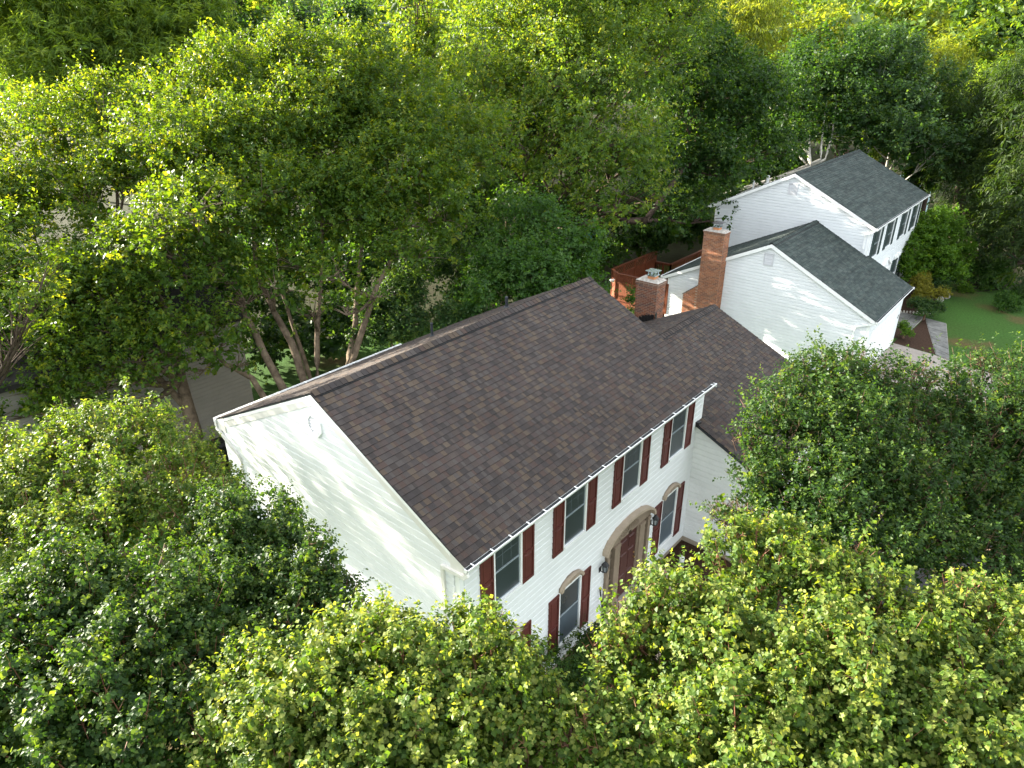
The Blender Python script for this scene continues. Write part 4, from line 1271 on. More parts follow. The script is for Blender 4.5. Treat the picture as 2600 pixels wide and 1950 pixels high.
for i in range(40):
    t = i / 39
    x, y = 33.7 + (37.1 - 33.7) * t, 0.34 + (-1.12 - 0.34) * max(0, (t - 0.75) / 0.25) if t > 0.75 else 0.34 - 0.2 * t
    edge.tube([(x, y, 0), (x, y, 0.10 + rs.random() * 0.03)], [0.06, 0.045], 6)
edge = edge.build('edging_stones', M['joint'], path)
edge['kind'] = 'stuff'
def rock(name, x, y, sx, sy, sz, label, seed):
    m = MB(); r_ = random.Random(seed)
    rings = []
    for i in range(5):
        t = i / 4
        rad = math.sin(math.pi * (0.25 + 0.70 * t)) 
        rings.append([(x + sx * rad * math.cos(2 * math.pi * k_ / 9) * r_.uniform(0.8, 1.15), y + sy * rad * math.sin(2 * math.pi * k_ / 9) * r_.uniform(0.8, 1.15), -0.05 + sz * t * r_.uniform(0.93, 1.07)) for k_ in range(9)])
    n = len(m.v)
    for r in rings: m.v += r
    for i in range(4):
        for k_ in range(9):
            j = (k_ + 1) % 9
            m.f.append((n + i * 9 + k_, n + i * 9 + j, n + (i + 1) * 9 + j, n + (i + 1) * 9 + k_)); m.c.append(None)
    m.f.append(tuple(n + 36 + k_ for k_ in range(9))); m.c.append(None)
    tag(m.build(name, M['stone']), label, 'rock')
rock('rock', 40.0, -1.0, 0.42, 0.24, 0.35, 'grey landscape rock at the lawn edge by the variegated plant', 1)
rock('rock', 40.75, -1.15, 0.25, 0.3, 0.5, 'upright pale rock behind the low grey landscape rock', 2)

# ------------------------------------------------------------------ things glimpsed between the trees
lh = thing('rear_house', 'beige sided house wall half hidden behind the spreading tree, above the rear gutter', 'house', (-5, 16.4, 0))
m = MB(); m.box(0, 10.0, 0, 7, 0.5, 5.2); m.prism([(0, 0, 5.2), (0, 7, 5.2), (0, 3.5, 6.9)], (0, 0, 0), (10.0, 0, 0)); lw = m.build('wall', M['beige_siding'], lh)
m = MB(); m.box(-0.02, 10.02, -0.02, 7.02, 0, 0.5); m.build('foundation', M['foundation'], lh)
siding(lw, (0, 0, 0), (1, 0, 0), (0, -1, 0), 0.5, 5.1, lambda z: (0.0, 10.0), 0.16, M['beige_siding'])
m = MB(); m.hexa([(-0.3, -0.4, 4.95), (10.3, -0.4, 4.95), (10.3, 3.5, 6.95), (-0.3, 3.5, 6.95), (-0.3, -0.4, 5.1), (10.3, -0.4, 5.1), (10.3, 3.5, 7.1), (-0.3, 3.5, 7.1)]); m.hexa([(-0.3, 7.4, 4.95), (10.3, 7.4, 4.95), (10.3, 3.5, 6.95), (-0.3, 3.5, 6.95), (-0.3, 7.4, 5.1), (10.3, 7.4, 5.1), (10.3, 3.5, 7.1), (-0.3, 3.5, 7.1)]); m.build('roof', M['brown_roof'], lh)
def bin_(x, y, label):
    t = thing('trash_bin', label, 'bin', (x, y, 0))
    m = MB(); m.hexa([(-0.22, -0.25, 0.05), (0.22, -0.25, 0.05), (0.22, 0.25, 0.05), (-0.22, 0.25, 0.05), (-0.29, -0.33, 0.95), (0.29, -0.33, 0.95), (0.29, 0.33, 0.95), (-0.29, 0.33, 0.95)]); m.build('body', M['black_metal'], t)
    m = MB(); m.hexa([(-0.31, -0.35, 0.95), (0.31, -0.35, 0.95), (0.31, 0.36, 0.95), (-0.31, 0.36, 0.95), (-0.25, -0.28, 1.06), (0.25, -0.28, 1.06), (0.25, 0.32, 1.03), (-0.25, 0.32, 1.03)]); m.build('lid', M['black_metal'], t)
    for s in (-1, 1):
        m = MB(); m.tube([(s * 0.20, 0.28, 0.12), (s * 0.26, 0.28, 0.12)], [0.12, 0.12], 12); m.build('wheel', M['tyre'], t)
bin_(2.9, 15.2, 'black wheeled bin in the shade below the beige house wall')
pav = thing('garden_porch', 'small grey wooden porch with posts and brown roof glimpsed past the spreading tree', 'porch', (30.8, 33.2, 0), 0.3)
for (x, y) in ((-1.6, 0), (1.6, 0), (-1.6, 2.6), (1.6, 2.6)):
    m = MB(); m.box(x - 0.09, x + 0.09, y - 0.09, y + 0.09, 0, 2.6); m.build('post', M['grey_wood'], pav)
m = MB(); m.box(-1.9, 1.9, -0.25, 0.0, 2.6, 2.95); m.box(-1.9, 1.9, 2.6, 2.85, 2.6, 2.95); m.box(-1.9, -1.65, 0, 2.6, 2.6, 2.95); m.box(1.65, 1.9, 0, 2.6, 2.6, 2.95); m.build('beam', M['grey_wood'], pav)
m = MB(); m.hexa([(-2.2, -0.5, 2.96), (2.2, -0.5, 2.96), (2.2, 3.1, 2.96), (-2.2, 3.1, 2.96), (-0.3, 1.2, 4.1), (0.3, 1.2, 4.1), (0.3, 1.4, 4.1), (-0.3, 1.4, 4.1)]); m.build('roof', M['brown_roof'], pav)
fh = thing('distant_house', 'white house far behind the dark trees, only slivers of wall showing', 'house', (95, 34, 0), 0.2)
m = MB(); m.box(-6, 6, -4, 4, 0, 6.5); m.prism([(0, -4, 6.5), (0, 4, 6.5), (0, 0, 8.8)], (-6, 0, 0), (6, 0, 0)); m.build('wall', M['far_white'], fh)
m = MB(); m.hexa([(-6.4, -4.5, 6.3), (6.4, -4.5, 6.3), (6.4, 0, 8.9), (-6.4, 0, 8.9), (-6.4, -4.5, 6.5), (6.4, -4.5, 6.5), (6.4, 0, 9.1), (-6.4, 0, 9.1)]); m.hexa([(-6.4, 4.5, 6.3), (6.4, 4.5, 6.3), (6.4, 0, 8.9), (-6.4, 0, 8.9), (-6.4, 4.5, 6.5), (6.4, 4.5, 6.5), (6.4, 0, 9.1), (-6.4, 0, 9.1)]); m.build('roof', M['asphalt'], fh)
for i in range(4):
    m = MB(); m.box(-6.03, -6.0, -3 + i * 1.7, -2 + i * 1.7, 3.6, 5.2); m.build('window', M['glass'], fh)
sh = thing('garden_shed', 'pale turquoise shed glimpsed through a gap beside the dark leaning trunk', 'shed', (62.0, 6.2, 0), -0.3)
m = MB(); m.box(-1.2, 1.2, -1.0, 1.0, 0, 2.9); m.build('wall', M['pale_blue'], sh)
m = MB(); m.hexa([(-1.4, -1.2, 2.9), (1.4, -1.2, 2.9), (1.4, 1.2, 2.9), (-1.4, 1.2, 2.9), (-1.4, -1.2, 3.1), (1.4, -1.2, 3.1), (1.4, 1.2, 3.5), (-1.4, 1.2, 3.5)]); m.build('roof', M['pale_blue'], sh)
m = MB(); m.box(-0.5, 0.5, -1.03, -1.0, 0.05, 2.1); m.build('door', M['pale_blue'], sh)
car = thing('parked_car', 'dark parked car almost hidden under the drooping evergreens', 'car', (58.5, -1.0, 0), 0.9)
m = MB()
prof = [(-2.2, 0, 0.35), (2.2, 0, 0.35), (2.25, 0, 0.75), (1.25, 0, 0.95), (-1.8, 0, 1.0), (-2.2, 0, 0.95)]
m.prism([(a, b, c) for a, b, c in prof], (0, -0.88, 0), (0, 0.88, 0)); m.build('body', M['car_paint'], car)
m = MB(); m.prism([(1.2, 0, 0.95), (0.4, 0, 1.5), (-1.4, 0, 1.55), (-2.05, 0, 1.0)], (0, -0.78, 0), (0, 0.78, 0)); m.build('cabin_glass', M['glass'], car)
m = MB(); m.prism([(0.42, 0, 1.51), (-1.4, 0, 1.56), (-1.4, 0, 1.60), (0.42, 0, 1.55)], (0, -0.76, 0), (0, 0.76, 0)); m.build('roof_panel', M['car_paint'], car)
for s in (-1, 1):
    m = MB(); m.tube([(0.4, s * 0.7, 1.60), (-0.5, s * 0.7, 1.66), (-1.4, s * 0.7, 1.63)], [0.025] * 3, 6); m.build('roof_rail', M['silver'], car)
    for x in (-1.35, 1.4):
        m = MB(); m.tube([(x, s * 0.72, 0.34), (x, s * 0.92, 0.34)], [0.34, 0.34], 14); wh = m.build('wheel', M['tyre'], car)
        m = MB(); m.tube([(x, s * 0.915, 0.34), (x, s * 0.935, 0.34)], [0.22, 0.2], 10); m.build('rim', M['silver'], wh)
# clothes line between trunk and post
m = MB(); m.tube([(34.6, 19.2, 0), (34.6, 19.2, 2.1)], [0.04, 0.04], 8)
tag(m.build('line_post', M['rope']), 'slim turquoise post at the end of the rope behind the deck', 'post')
m = MB(); m.tube([(32.2, 19.4, 2.25), (33.4, 19.25, 2.10), (34.6, 19.2, 2.10)], [0.025] * 3, 6)
tag(m.build('rope_line', M['rope']), 'turquoise rope stretched from the trunk to the slim post', 'rope')
m = MB(); m.tube([(32.15, 19.3, 2.08), (32.15, 19.3, 2.42)], [0.30, 0.30], 10)
tag(m.build('trunk_strap', M['strap']), 'bright blue strap wound round the dark oak trunk', 'strap')
m = MB(); m.tube([(32.0, 19.5, 1.6), (29.6, 21.5, 1.35), (27.0, 24.0, 1.4)], [0.02] * 3, 6)
tag(m.build('rope_line', M['rope']), 'lower turquoise rope running back from the trunk into shade', 'rope')
for pa, pb, lab in (((61.02, 73.20, 18.24), (77.61, 60.18, 17.67), 'upper pale power line crossing the dark gap between far trees'), ((57.32, 69.08, 16.12), (73.32, 56.73, 15.55), 'lower pale power line crossing the dark gap between far trees')):
    m = MB()
    pts = [Vector(pa).lerp(Vector(pb), i / 12) - Vector((0, 0, 0.25 * math.sin(math.pi * i / 12))) for i in range(13)]
    m.tube(pts, [0.05] * 13, 5)
    tag(m.build('power_line', M['wire']), lab, 'power line')

# ================================================================== TREES
def leaf_verts(shape):
    """leaf along +y, unit length; normal +z: verts, tris"""
    if shape == 'maple':
        v = [(0, 0, 0), (-0.46, 0.46, 0.12), (0, 1.0, -0.10), (0.46, 0.46, 0.12)]
        t = [(0, 2, 1), (0, 3, 2)]
    elif shape == 'oval':
        v = [(0, 0, 0), (-0.30, 0.45, 0.09), (0, 1.0, -0.12), (0.30, 0.45, 0.09), (0, 0.45, 0)]
        t = [(0, 4, 1), (1, 4, 2), (2, 4, 3), (3, 4, 0)]
    elif shape == 'kite':
        v = [(0, 0, 0), (-0.34, 0.45, 0.09), (0, 1.0, -0.08), (0.34, 0.45, 0.09)]
        t = [(0, 2, 1), (0, 3, 2)]
    else:   # spray: long narrow bundle of needles
        v = [(0, 0, 0), (-0.085, 0.45, 0.03), (0, 1.0, -0.12), (0.085, 0.45, 0.03)]
        t = [(0, 2, 1), (0, 3, 2)]
    return np.array(v, np.float32), np.array(t, np.int32)

def unit(a):
    return a / np.maximum(np.linalg.norm(a, axis=1, keepdims=True), 1e-9)

def crown_mesh(name, lobes, n_leaf, size, seed, material, shape='kite', per=9, twig=0.55, up=0.7, out=0.8, rnd=0.5, droop=0.25, clump=0.36, nsub=22, shell=(0.55, 1.0), fresh=0.25, low=0.45, shoots=0.12, nrm=0.6, nout=0.55, nup=0.75, elong=1.5, ax_out=0.9, ax_up=0.4, core=0.1):
    """leaves on short twigs gathered in clumps over the lobes; lobes: (x,y,z,rx,ry,rz)"""
    g = np.random.default_rng(seed)
    lb = np.array(lobes, np.float32)
    wgt = (lb[:, 3] * lb[:, 4]) ** 0.9
    nt = max(1, n_leaf // per)
    subs, subr, subl = [], [], []
    for i, l in enumerate(lb):
        d = unit(g.normal(size=(nsub, 3)))
        d[:, 2] = np.where(d[:, 2] < -low, -d[:, 2] * 0.6, d[:, 2])
        d = unit(d)
        rr = g.uniform(shell[0], shell[1], (nsub, 1)) ** 0.7
        subs.append(l[:3] + d * rr * l[3:6])
        subr.append(np.full(nsub, min(l[3], l[5]) * clump) * g.uniform(0.6, 1.25, nsub))
        subl.append(np.full(nsub, i))
    subs, subr, subl = np.concatenate(subs), np.concatenate(subr), np.concatenate(subl)
    pw = wgt[subl] * (subr / subr.mean()) ** 1.5
    pick = g.choice(len(subs), nt, p=pw / pw.sum())
    # every clump is a branch end: an upswept spindle of twigs, widest near its base, pointed at the tip
    cax = unit(unit(subs - lb[subl, :3]) * ax_out + np.array([0, 0, ax_up]) + g.normal(size=(len(subs), 3)) * 0.25)
    cl = subr * elong * g.uniform(0.75, 1.3, len(subs))
    s_ = g.beta(1.3, 1.5, (nt, 1))
    A_ = cax[pick]
    rp = g.normal(size=(nt, 3))
    rp = unit(rp - (rp * A_).sum(1, keepdims=True) * A_)
    rr_ = np.sqrt(g.random((nt, 1))) * subr[pick][:, None] * np.clip(1.05 - s_, 0.03, 1) ** 0.75
    tb = subs[pick] + A_ * (s_ - 0.35) * cl[pick][:, None] + rp * rr_
    cen = lb[subl[pick], :3]
    outd = unit(rp * 0.8 + 0.45 * unit(tb - cen))
    td = unit(outd * out + A_ * 0.35 + np.array([0, 0, up], np.float32) + g.normal(size=(nt, 3)) * rnd)
    # a few big inner leaves keep daylight from showing straight through the crown
    if core > 0:
        nc = int(nt * core)
        j = g.choice(nt, nc, replace=False)
        tb[j] = cen[j] + unit(g.normal(size=(nc, 3))) * (g.random((nc, 1)) ** 0.4) * lb[subl[pick[j]], 3:6] * 0.62
        big = np.ones(nt); big[j] = 1.9
    else:
        big = np.ones(nt)
    tlen = twig * g.uniform(0.6, 1.3, nt)
    hi0 = (tb[:, 2] - cen[:, 2]) / lb[subl[pick], 5]
    rel = np.linalg.norm((tb - cen) / lb[subl[pick], 3:6], axis=1)
    sh = (g.random(nt) < shoots) & (hi0 > 0.15) & (rel > 0.7)
    td[sh] = unit(td[sh] * 0.5 + np.array([0, 0, 1.1]) + g.normal(size=(int(sh.sum()), 3)) * 0.22)
    tlen[sh] *= g.uniform(1.4, 2.3, int(sh.sum()))
    tt = np.clip(g.normal(0.42, 0.16, nt), 0, 1)[:, None]
    hi = np.clip((tb[:, 2] - cen[:, 2]) / lb[subl[pick], 5], -1, 1)
    # leaves along each twig
    k = np.arange(per)
    u = (0.25 + 0.75 * (k + 0.5) / per)[None, :] * np.ones((nt, 1))
    ang = k[None, :] * 2.4 + g.uniform(0, 6.28, (nt, 1)) + g.normal(0, 0.4, (nt, per))
    ref = np.where(np.abs(td[:, 2:3]) < 0.9, np.array([[0, 0, 1.0]]), np.array([[1.0, 0, 0]]))
    a = unit(np.cross(td, ref))
    b = np.cross(td, a)
    side = a[:, None, :] * np.cos(ang)[..., None] + b[:, None, :] * np.sin(ang)[..., None]
    bend = np.array([0, 0, -1.0]) * (u[..., None] ** 2) * droop * 0.35
    pos = tb[:, None, :] + (td[:, None, :] * u[..., None] + bend) * tlen[:, None, None]
    ax = side * 0.9 + td[:, None, :] * (0.25 + 0.6 * u[..., None]) + np.array([0, 0, -droop]) + g.normal(0, 0.25, (nt, per, 3))
    ax = unit(ax.reshape(-1, 3))
    pos = pos.reshape(-1, 3)
    n0 = np.repeat(outd * nout, per, 0) + np.array([0, 0, nup]) + g.normal(0, nrm, (nt * per, 3))
    xa = unit(np.cross(ax, n0))
    nz = np.cross(xa, ax)
    N = nt * per
    sz = (size * g.uniform(0.5, 1.3, N) * np.repeat(g.uniform(0.8, 1.15, nt) * big, per) * (1.1 - 0.35 * u.reshape(-1))).astype(np.float32)
    lv, ltris = leaf_verts(shape)
    V = pos[:, None, :] + (xa[:, None, :] * lv[None, :, 0:1] + ax[:, None, :] * lv[None, :, 1:2] + nz[:, None, :] * lv[None, :, 2:3]) * sz[:, None, None]
    nv = len(lv)
    F = (ltris[None] + (np.arange(N) * nv)[:, None, None]).reshape(-1)
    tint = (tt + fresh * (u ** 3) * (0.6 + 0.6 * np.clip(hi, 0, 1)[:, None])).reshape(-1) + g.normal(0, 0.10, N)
    tint = np.clip(tint, 0, 1)
    me = bpy.data.meshes.new(name)
    nf = len(F) // 3
    me.vertices.add(N * nv)
    me.vertices.foreach_set('co', V.astype(np.float32).reshape(-1))
    me.loops.add(nf * 3)
    me.loops.foreach_set('vertex_index', F.astype(np.int32))
    me.polygons.add(nf)
    me.polygons.foreach_set('loop_start', np.arange(0, nf * 3, 3, dtype=np.int32))
    at = me.attributes.new('tint', 'FLOAT', 'FACE')
    at.data.foreach_set('value', np.repeat(tint, len(ltris)).astype(np.float32))
    me.update(calc_edges=True)
    me.materials.append(material)
    return me, subs, subl, lb, cax, cl, subr

def limb_points(p, q, rng, sag=0.12, k=5):
    p, q = Vector(p), Vector(q)
    d = q - p
    side = Vector((rng.uniform(-1, 1), rng.uniform(-1, 1), 0)) * d.length * sag * 0.6
    out = []
    for i in range(k + 1):
        t = i / k
        w = math.sin(math.pi * t)
        out.append(p + d * t + side * w * 0.6 + Vector((0, 0, -1)) * d.length * sag * w * 0.5)
    return out

def make_tree(name, label, base, lobes, leaf, n_leaf, size, seed, bark='bark_dark', shape='kite', trunk_r=0.16, group=None, stems=None, fork=0.35, cat='tree', branches=True, twigs=None, **kw):
    """lobes in world coordinates; base (x,y) on the ground; the tree stands as its own Empty"""
    rng = random.Random(seed)
    B = Vector((base[0], base[1], 0))
    t = thing(name, label, cat, B, 0, group)
    loc = [(l[0] - B.x, l[1] - B.y, l[2], l[3], l[3] if len(l) < 5 else l[4], l[3] * 0.92 if len(l) < 6 else l[5]) for l in lobes]
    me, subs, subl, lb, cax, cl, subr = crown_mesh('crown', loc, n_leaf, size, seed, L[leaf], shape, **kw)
    c = bpy.data.objects.new('crown', me)
    col.objects.link(c)
    c.parent = t
    cz = sum(l[2] for l in loc) / len(loc)
    top = cz + 0.25 * (max(l[2] for l in loc) - cz)
    mx = sum(l[0] for l in loc) / len(loc)
    my = sum(l[1] for l in loc) / len(loc)
    tk = MB()
    fz = cz * fork
    path_ = []
    K = 8
    for i in range(K + 1):
        s = i / K
        path_.append(Vector((mx * s * s + rng.uniform(-1, 1) * 0.05 * i / K, my * s * s + rng.uniform(-1, 1) * 0.05 * i / K, -0.1 + (top + 0.1) * s)))
    if stems is None:
        rad = [trunk_r * (1.25 if i == 0 else 1.0) * (1 - 0.85 * i / K) for i in range(K + 1)]
        tk.tube(path_, rad, 9)
        roots = None
    else:
        roots = []
        for st in stems:
            pts = [Vector(p) - B for p in st[0]]
            fine = []
            for i in range(len(pts) - 1):
                for j in range(3):
                    fine.append(pts[i].lerp(pts[i + 1], j / 3))
            fine.append(pts[-1])
            for i in range(1, len(fine) - 1):
                fine[i] = fine[i] + Vector((rng.uniform(-1, 1), rng.uniform(-1, 1), 0)) * st[1] * 0.12
            r = [st[1] * (1.15 - 0.75 * i / (len(fine) - 1)) for i in range(len(fine))]
            tk = MB()
            tk.tube(fine, r, 8)
            tk.build('trunk', M[bark], t, True)
            for i in range(len(fine) // 2, len(fine)):
                roots.append((fine[i], r[i] * 0.7))
        tk = None
    if tk is not None:
        tk.build('trunk', M[bark], t, True)
    if branches:
        for i, l in enumerate(loc):
            m = MB()
            tgt = Vector(l[:3])
            if roots:
                r0 = min(roots, key=lambda r: (r[0] - tgt).length)
                st_, r_ = r0[0], r0[1]
            else:
                zt = min(max(tgt.z - math.hypot(tgt.x, tgt.y) * 0.7, fz), top * 0.8)
                j = min(K - 1, max(1, int((zt + 0.1) / (top + 0.1) * K)))
                st_ = path_[j]
                r_ = trunk_r * (1 - 0.85 * j / K) * 0.6
            pts = limb_points(st_, tgt, rng)
            m.tube(pts, [r_ * (1 - 0.6 * q / 5) for q in range(6)], 6)
            idx = [q for q in range(len(subs)) if subl[q] == i]
            rng.shuffle(idx)
            for q in idx[:14]:
                e = Vector([float(x) for x in subs[q]])
                s0 = pts[rng.choice((3, 4, 5))]
                m.tube(limb_points(s0, e, rng, -0.10, 3), [r_ * 0.38, r_ * 0.28, r_ * 0.2, r_ * 0.08], 4, cap=False)
            m.build('branch', M[bark], t, True)
    if twigs:
        m = MB()
        for q in range(len(subs)):
            a, x, ln_ = Vector([float(v) for v in subs[q]]), Vector([float(v) for v in cax[q]]), float(cl[q])
            b0 = a - x * ln_ * 0.5
            e = a + x * ln_ * 0.66
            md = a + Vector((rng.uniform(-1, 1), rng.uniform(-1, 1), 0)) * ln_ * 0.05
            m.tube([b0, md, e], [0.010, 0.007, 0.003], 3, cap=False)
            for k_ in range(4):
                s0 = b0.lerp(e, rng.uniform(0.25, 0.8))
                d = Vector((rng.uniform(-1, 1), rng.uniform(-1, 1), rng.uniform(0.0, 0.8))).normalized() * float(subr[q]) * rng.uniform(0.6, 1.1)
                m.tube([s0, s0 + d], [0.005, 0.002], 3, cap=False)
        o = m.build('twigs', M[twigs], t)
        o['kind'] = 'stuff'
    return t

def auto_lobes(x, y, ztop, w, seed, n=9, zlow=0.30, cone=False):
    """lobes of a free crown whose top is at ztop and whose width is w"""
    r = random.Random(seed)
    out = []
    h = ztop * (1 - zlow)
    for i in range(n):
        t = (i + 0.5) / n
        z = ztop * zlow + h * t
        rad = (w * 0.5) * ((1 - 0.85 * t) if cone else math.sqrt(max(0.05, 1 - (2 * t - 0.85) ** 2 * 0.8)))
        a = i * 2.4 + r.random()
        lr = max(0.9, rad * (0.62 if not cone else 0.8))
        d = max(rad - lr * 0.8, 0.0)
        out.append((x + d * math.cos(a), y + d * math.sin(a), min(z, ztop - lr * 0.75), lr * r.uniform(0.85, 1.15)))
    out.append((x, y, ztop - w * 0.22, w * 0.24))
    return out

make_tree('maple_tree', 'bushy sunlit maple before the entry, its pale shoots rising toward the mulch bed', (-0.19, -6.22), [(-0.71, -4.56, 7.52, 0.51), (-1.16, -4.31, 7.37, 0.33), (0.48, -5.13, 7.7, 0.59), (1.04, -5.79, 7.7, 0.59), (0.91, -6.54, 7.41, 0.59), (1.12, -7.7, 7.34, 0.63), (-1.45, -4.75, 7.02, 0.56), (-0.69, -5.52, 7.19, 0.83), (-0.51, -6.68, 7.3, 0.91), (-0.06, -7.74, 7.27, 0.84), (-2.01, -5.19, 6.94, 0.59), (-1.71, -6.2, 6.98, 0.91), (0.97, -8.24, 7.07, 0.66), (-0.93, -7.67, 6.7, 0.85), (-1.54, -4.33, 7.21, 0.3), (1.09, -7.19, 7.29, 0.45), (-2.62, -4.83, 6.92, 0.54), (1.91, -7.65, 7.5, 0.41), (2.31, -8.21, 7.14, 0.47)], 'maple', 112000, 0.07, 101, nsub=46, shoots=0.1, twigs='red_twig', shape='maple', bark='bark_tan', up=0.95, out=0.7, rnd=0.45, droop=0.85, twig=0.3, clump=0.22, per=9, fresh=0.45, trunk_r=0.14, elong=4.4, ax_out=0.5, ax_up=1.0, low=0.05, nrm=0.42, nout=0.75, nup=0.6)
make_tree('maple_tree', 'sunlit maple crowded against the downspout corner of the white house', (-3.63, -2.8), [(-2.68, -2.95, 7.26, 0.5), (-3.29, -2.45, 7.21, 0.54), (-3.93, -1.95, 7.34, 0.55), (-4.68, -1.54, 7.16, 0.61), (-4.07, -2.71, 7.25, 0.81), (-3.21, -3.31, 7.11, 0.75), (-4.88, -2.53, 7.14, 0.73), (-4.28, -3.58, 7.13, 0.79), (-2.83, -3.96, 7.07, 0.44), (-3.51, -4.3, 6.93, 0.56), (-5.23, -1.66, 7.06, 0.45), (-2.37, -3.53, 7.21, 0.29), (-3.44, -1.81, 7.37, 0.4), (-2.38, -2.88, 7.38, 0.28)], 'maple', 80000, 0.07, 102, nsub=46, shoots=0.1, twigs='red_twig', shape='maple', bark='bark_tan', up=0.95, out=0.7, rnd=0.45, droop=0.85, twig=0.3, clump=0.22, per=9, fresh=0.45, trunk_r=0.14, elong=4.4, ax_out=0.5, ax_up=1.0, low=0.05, nrm=0.42, nout=0.75, nup=0.6)
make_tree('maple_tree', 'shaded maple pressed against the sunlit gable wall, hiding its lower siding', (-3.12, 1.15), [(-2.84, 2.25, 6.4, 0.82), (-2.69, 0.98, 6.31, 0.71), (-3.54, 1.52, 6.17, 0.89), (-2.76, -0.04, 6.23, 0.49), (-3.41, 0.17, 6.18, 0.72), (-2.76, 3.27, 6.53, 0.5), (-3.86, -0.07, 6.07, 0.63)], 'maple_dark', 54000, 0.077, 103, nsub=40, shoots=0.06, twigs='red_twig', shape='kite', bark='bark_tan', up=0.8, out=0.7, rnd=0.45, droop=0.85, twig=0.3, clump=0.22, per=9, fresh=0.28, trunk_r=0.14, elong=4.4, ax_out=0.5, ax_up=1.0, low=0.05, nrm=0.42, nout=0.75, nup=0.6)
make_tree('maple_tree', 'yellow lit maple below the rear downspout, tallest of the three beside the gable', (-3.73, 5.93), [(-3.24, 5.99, 6.88, 1.01), (-4.5, 6.42, 6.39, 1.05), (-3.1, 4.51, 6.49, 0.82), (-4.29, 4.54, 6.28, 1.05), (-5.37, 5.38, 6.16, 0.97), (-3.39, 3.3, 6.27, 0.7), (-1.73, 7.54, 5.15, 0.88), (-1.77, 5.85, 5.11, 0.74), (-3.65, 6.93, 7.03, 0.63), (-4.54, 7.53, 6.66, 0.7), (-5.48, 7.26, 6.45, 1.11)], 'maple', 62000, 0.08, 104, nsub=40, shoots=0.08, twigs='red_twig', shape='kite', bark='bark_tan', up=0.8, out=0.7, rnd=0.45, droop=0.85, twig=0.3, clump=0.22, per=9, fresh=0.28, trunk_r=0.14, elong=4.4, ax_out=0.5, ax_up=1.0, low=0.05, nrm=0.42, nout=0.75, nup=0.6)
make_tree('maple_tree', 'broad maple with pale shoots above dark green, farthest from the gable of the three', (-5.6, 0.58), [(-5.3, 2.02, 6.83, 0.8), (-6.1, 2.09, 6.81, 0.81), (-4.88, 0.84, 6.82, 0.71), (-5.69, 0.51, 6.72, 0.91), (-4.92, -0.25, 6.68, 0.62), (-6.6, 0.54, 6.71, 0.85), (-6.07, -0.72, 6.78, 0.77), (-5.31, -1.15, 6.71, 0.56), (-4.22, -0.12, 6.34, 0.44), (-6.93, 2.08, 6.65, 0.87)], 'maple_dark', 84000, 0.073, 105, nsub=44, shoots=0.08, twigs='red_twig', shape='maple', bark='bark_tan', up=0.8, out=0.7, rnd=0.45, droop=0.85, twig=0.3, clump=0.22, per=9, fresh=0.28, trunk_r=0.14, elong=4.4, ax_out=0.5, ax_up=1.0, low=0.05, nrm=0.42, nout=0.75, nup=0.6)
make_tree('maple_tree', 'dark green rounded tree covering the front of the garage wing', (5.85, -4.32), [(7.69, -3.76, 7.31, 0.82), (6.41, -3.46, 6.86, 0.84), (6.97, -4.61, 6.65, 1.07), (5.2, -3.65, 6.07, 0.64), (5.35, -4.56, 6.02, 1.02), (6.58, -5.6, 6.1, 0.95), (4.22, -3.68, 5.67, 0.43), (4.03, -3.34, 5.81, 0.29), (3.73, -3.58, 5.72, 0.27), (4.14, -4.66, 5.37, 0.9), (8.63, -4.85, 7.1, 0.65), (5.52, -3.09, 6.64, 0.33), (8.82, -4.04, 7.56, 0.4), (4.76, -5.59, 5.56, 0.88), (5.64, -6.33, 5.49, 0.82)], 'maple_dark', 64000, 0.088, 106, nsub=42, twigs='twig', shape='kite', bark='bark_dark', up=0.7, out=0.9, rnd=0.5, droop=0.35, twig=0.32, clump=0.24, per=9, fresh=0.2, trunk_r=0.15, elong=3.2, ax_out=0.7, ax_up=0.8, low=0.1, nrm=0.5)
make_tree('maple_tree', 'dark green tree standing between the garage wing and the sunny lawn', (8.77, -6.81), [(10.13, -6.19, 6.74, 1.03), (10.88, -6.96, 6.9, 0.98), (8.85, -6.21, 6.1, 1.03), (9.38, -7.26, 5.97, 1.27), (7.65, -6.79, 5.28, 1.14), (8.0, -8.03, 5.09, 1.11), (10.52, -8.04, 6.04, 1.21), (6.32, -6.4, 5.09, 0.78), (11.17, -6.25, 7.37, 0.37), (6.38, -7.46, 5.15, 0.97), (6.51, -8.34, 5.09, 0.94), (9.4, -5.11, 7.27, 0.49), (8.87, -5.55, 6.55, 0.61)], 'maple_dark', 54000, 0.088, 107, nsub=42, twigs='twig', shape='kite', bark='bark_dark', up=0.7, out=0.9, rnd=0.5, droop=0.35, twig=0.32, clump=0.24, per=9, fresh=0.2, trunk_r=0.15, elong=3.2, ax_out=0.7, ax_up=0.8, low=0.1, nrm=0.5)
make_tree('shrub', 'loose green shrub growing up under the arched window', (2.35, -0.95), [(2.3, -0.95, 0.75, 0.75), (2.0, -1.0, 1.2, 0.45), (2.7, -0.9, 1.15, 0.5), (2.5, -1.1, 0.4, 0.6)], 'maple_dark', 5000, 0.085, 120, shape='oval', branches=False, up=0.6, out=0.8, rnd=0.6, droop=0.3, twig=0.3, per=7, trunk_r=0.05, cat='shrub', bark='twig', low=0.1)
make_tree('shrub', 'small green shrub between the arched window and the tan stoop', (3.75, -0.85), [(3.75, -0.85, 0.5, 0.55), (3.95, -0.8, 0.85, 0.35), (3.5, -0.9, 0.8, 0.35)], 'maple_dark', 3500, 0.08, 121, shape='oval', branches=False, up=0.6, out=0.8, rnd=0.6, droop=0.3, twig=0.3, per=7, trunk_r=0.05, cat='shrub', bark='twig', low=0.1)
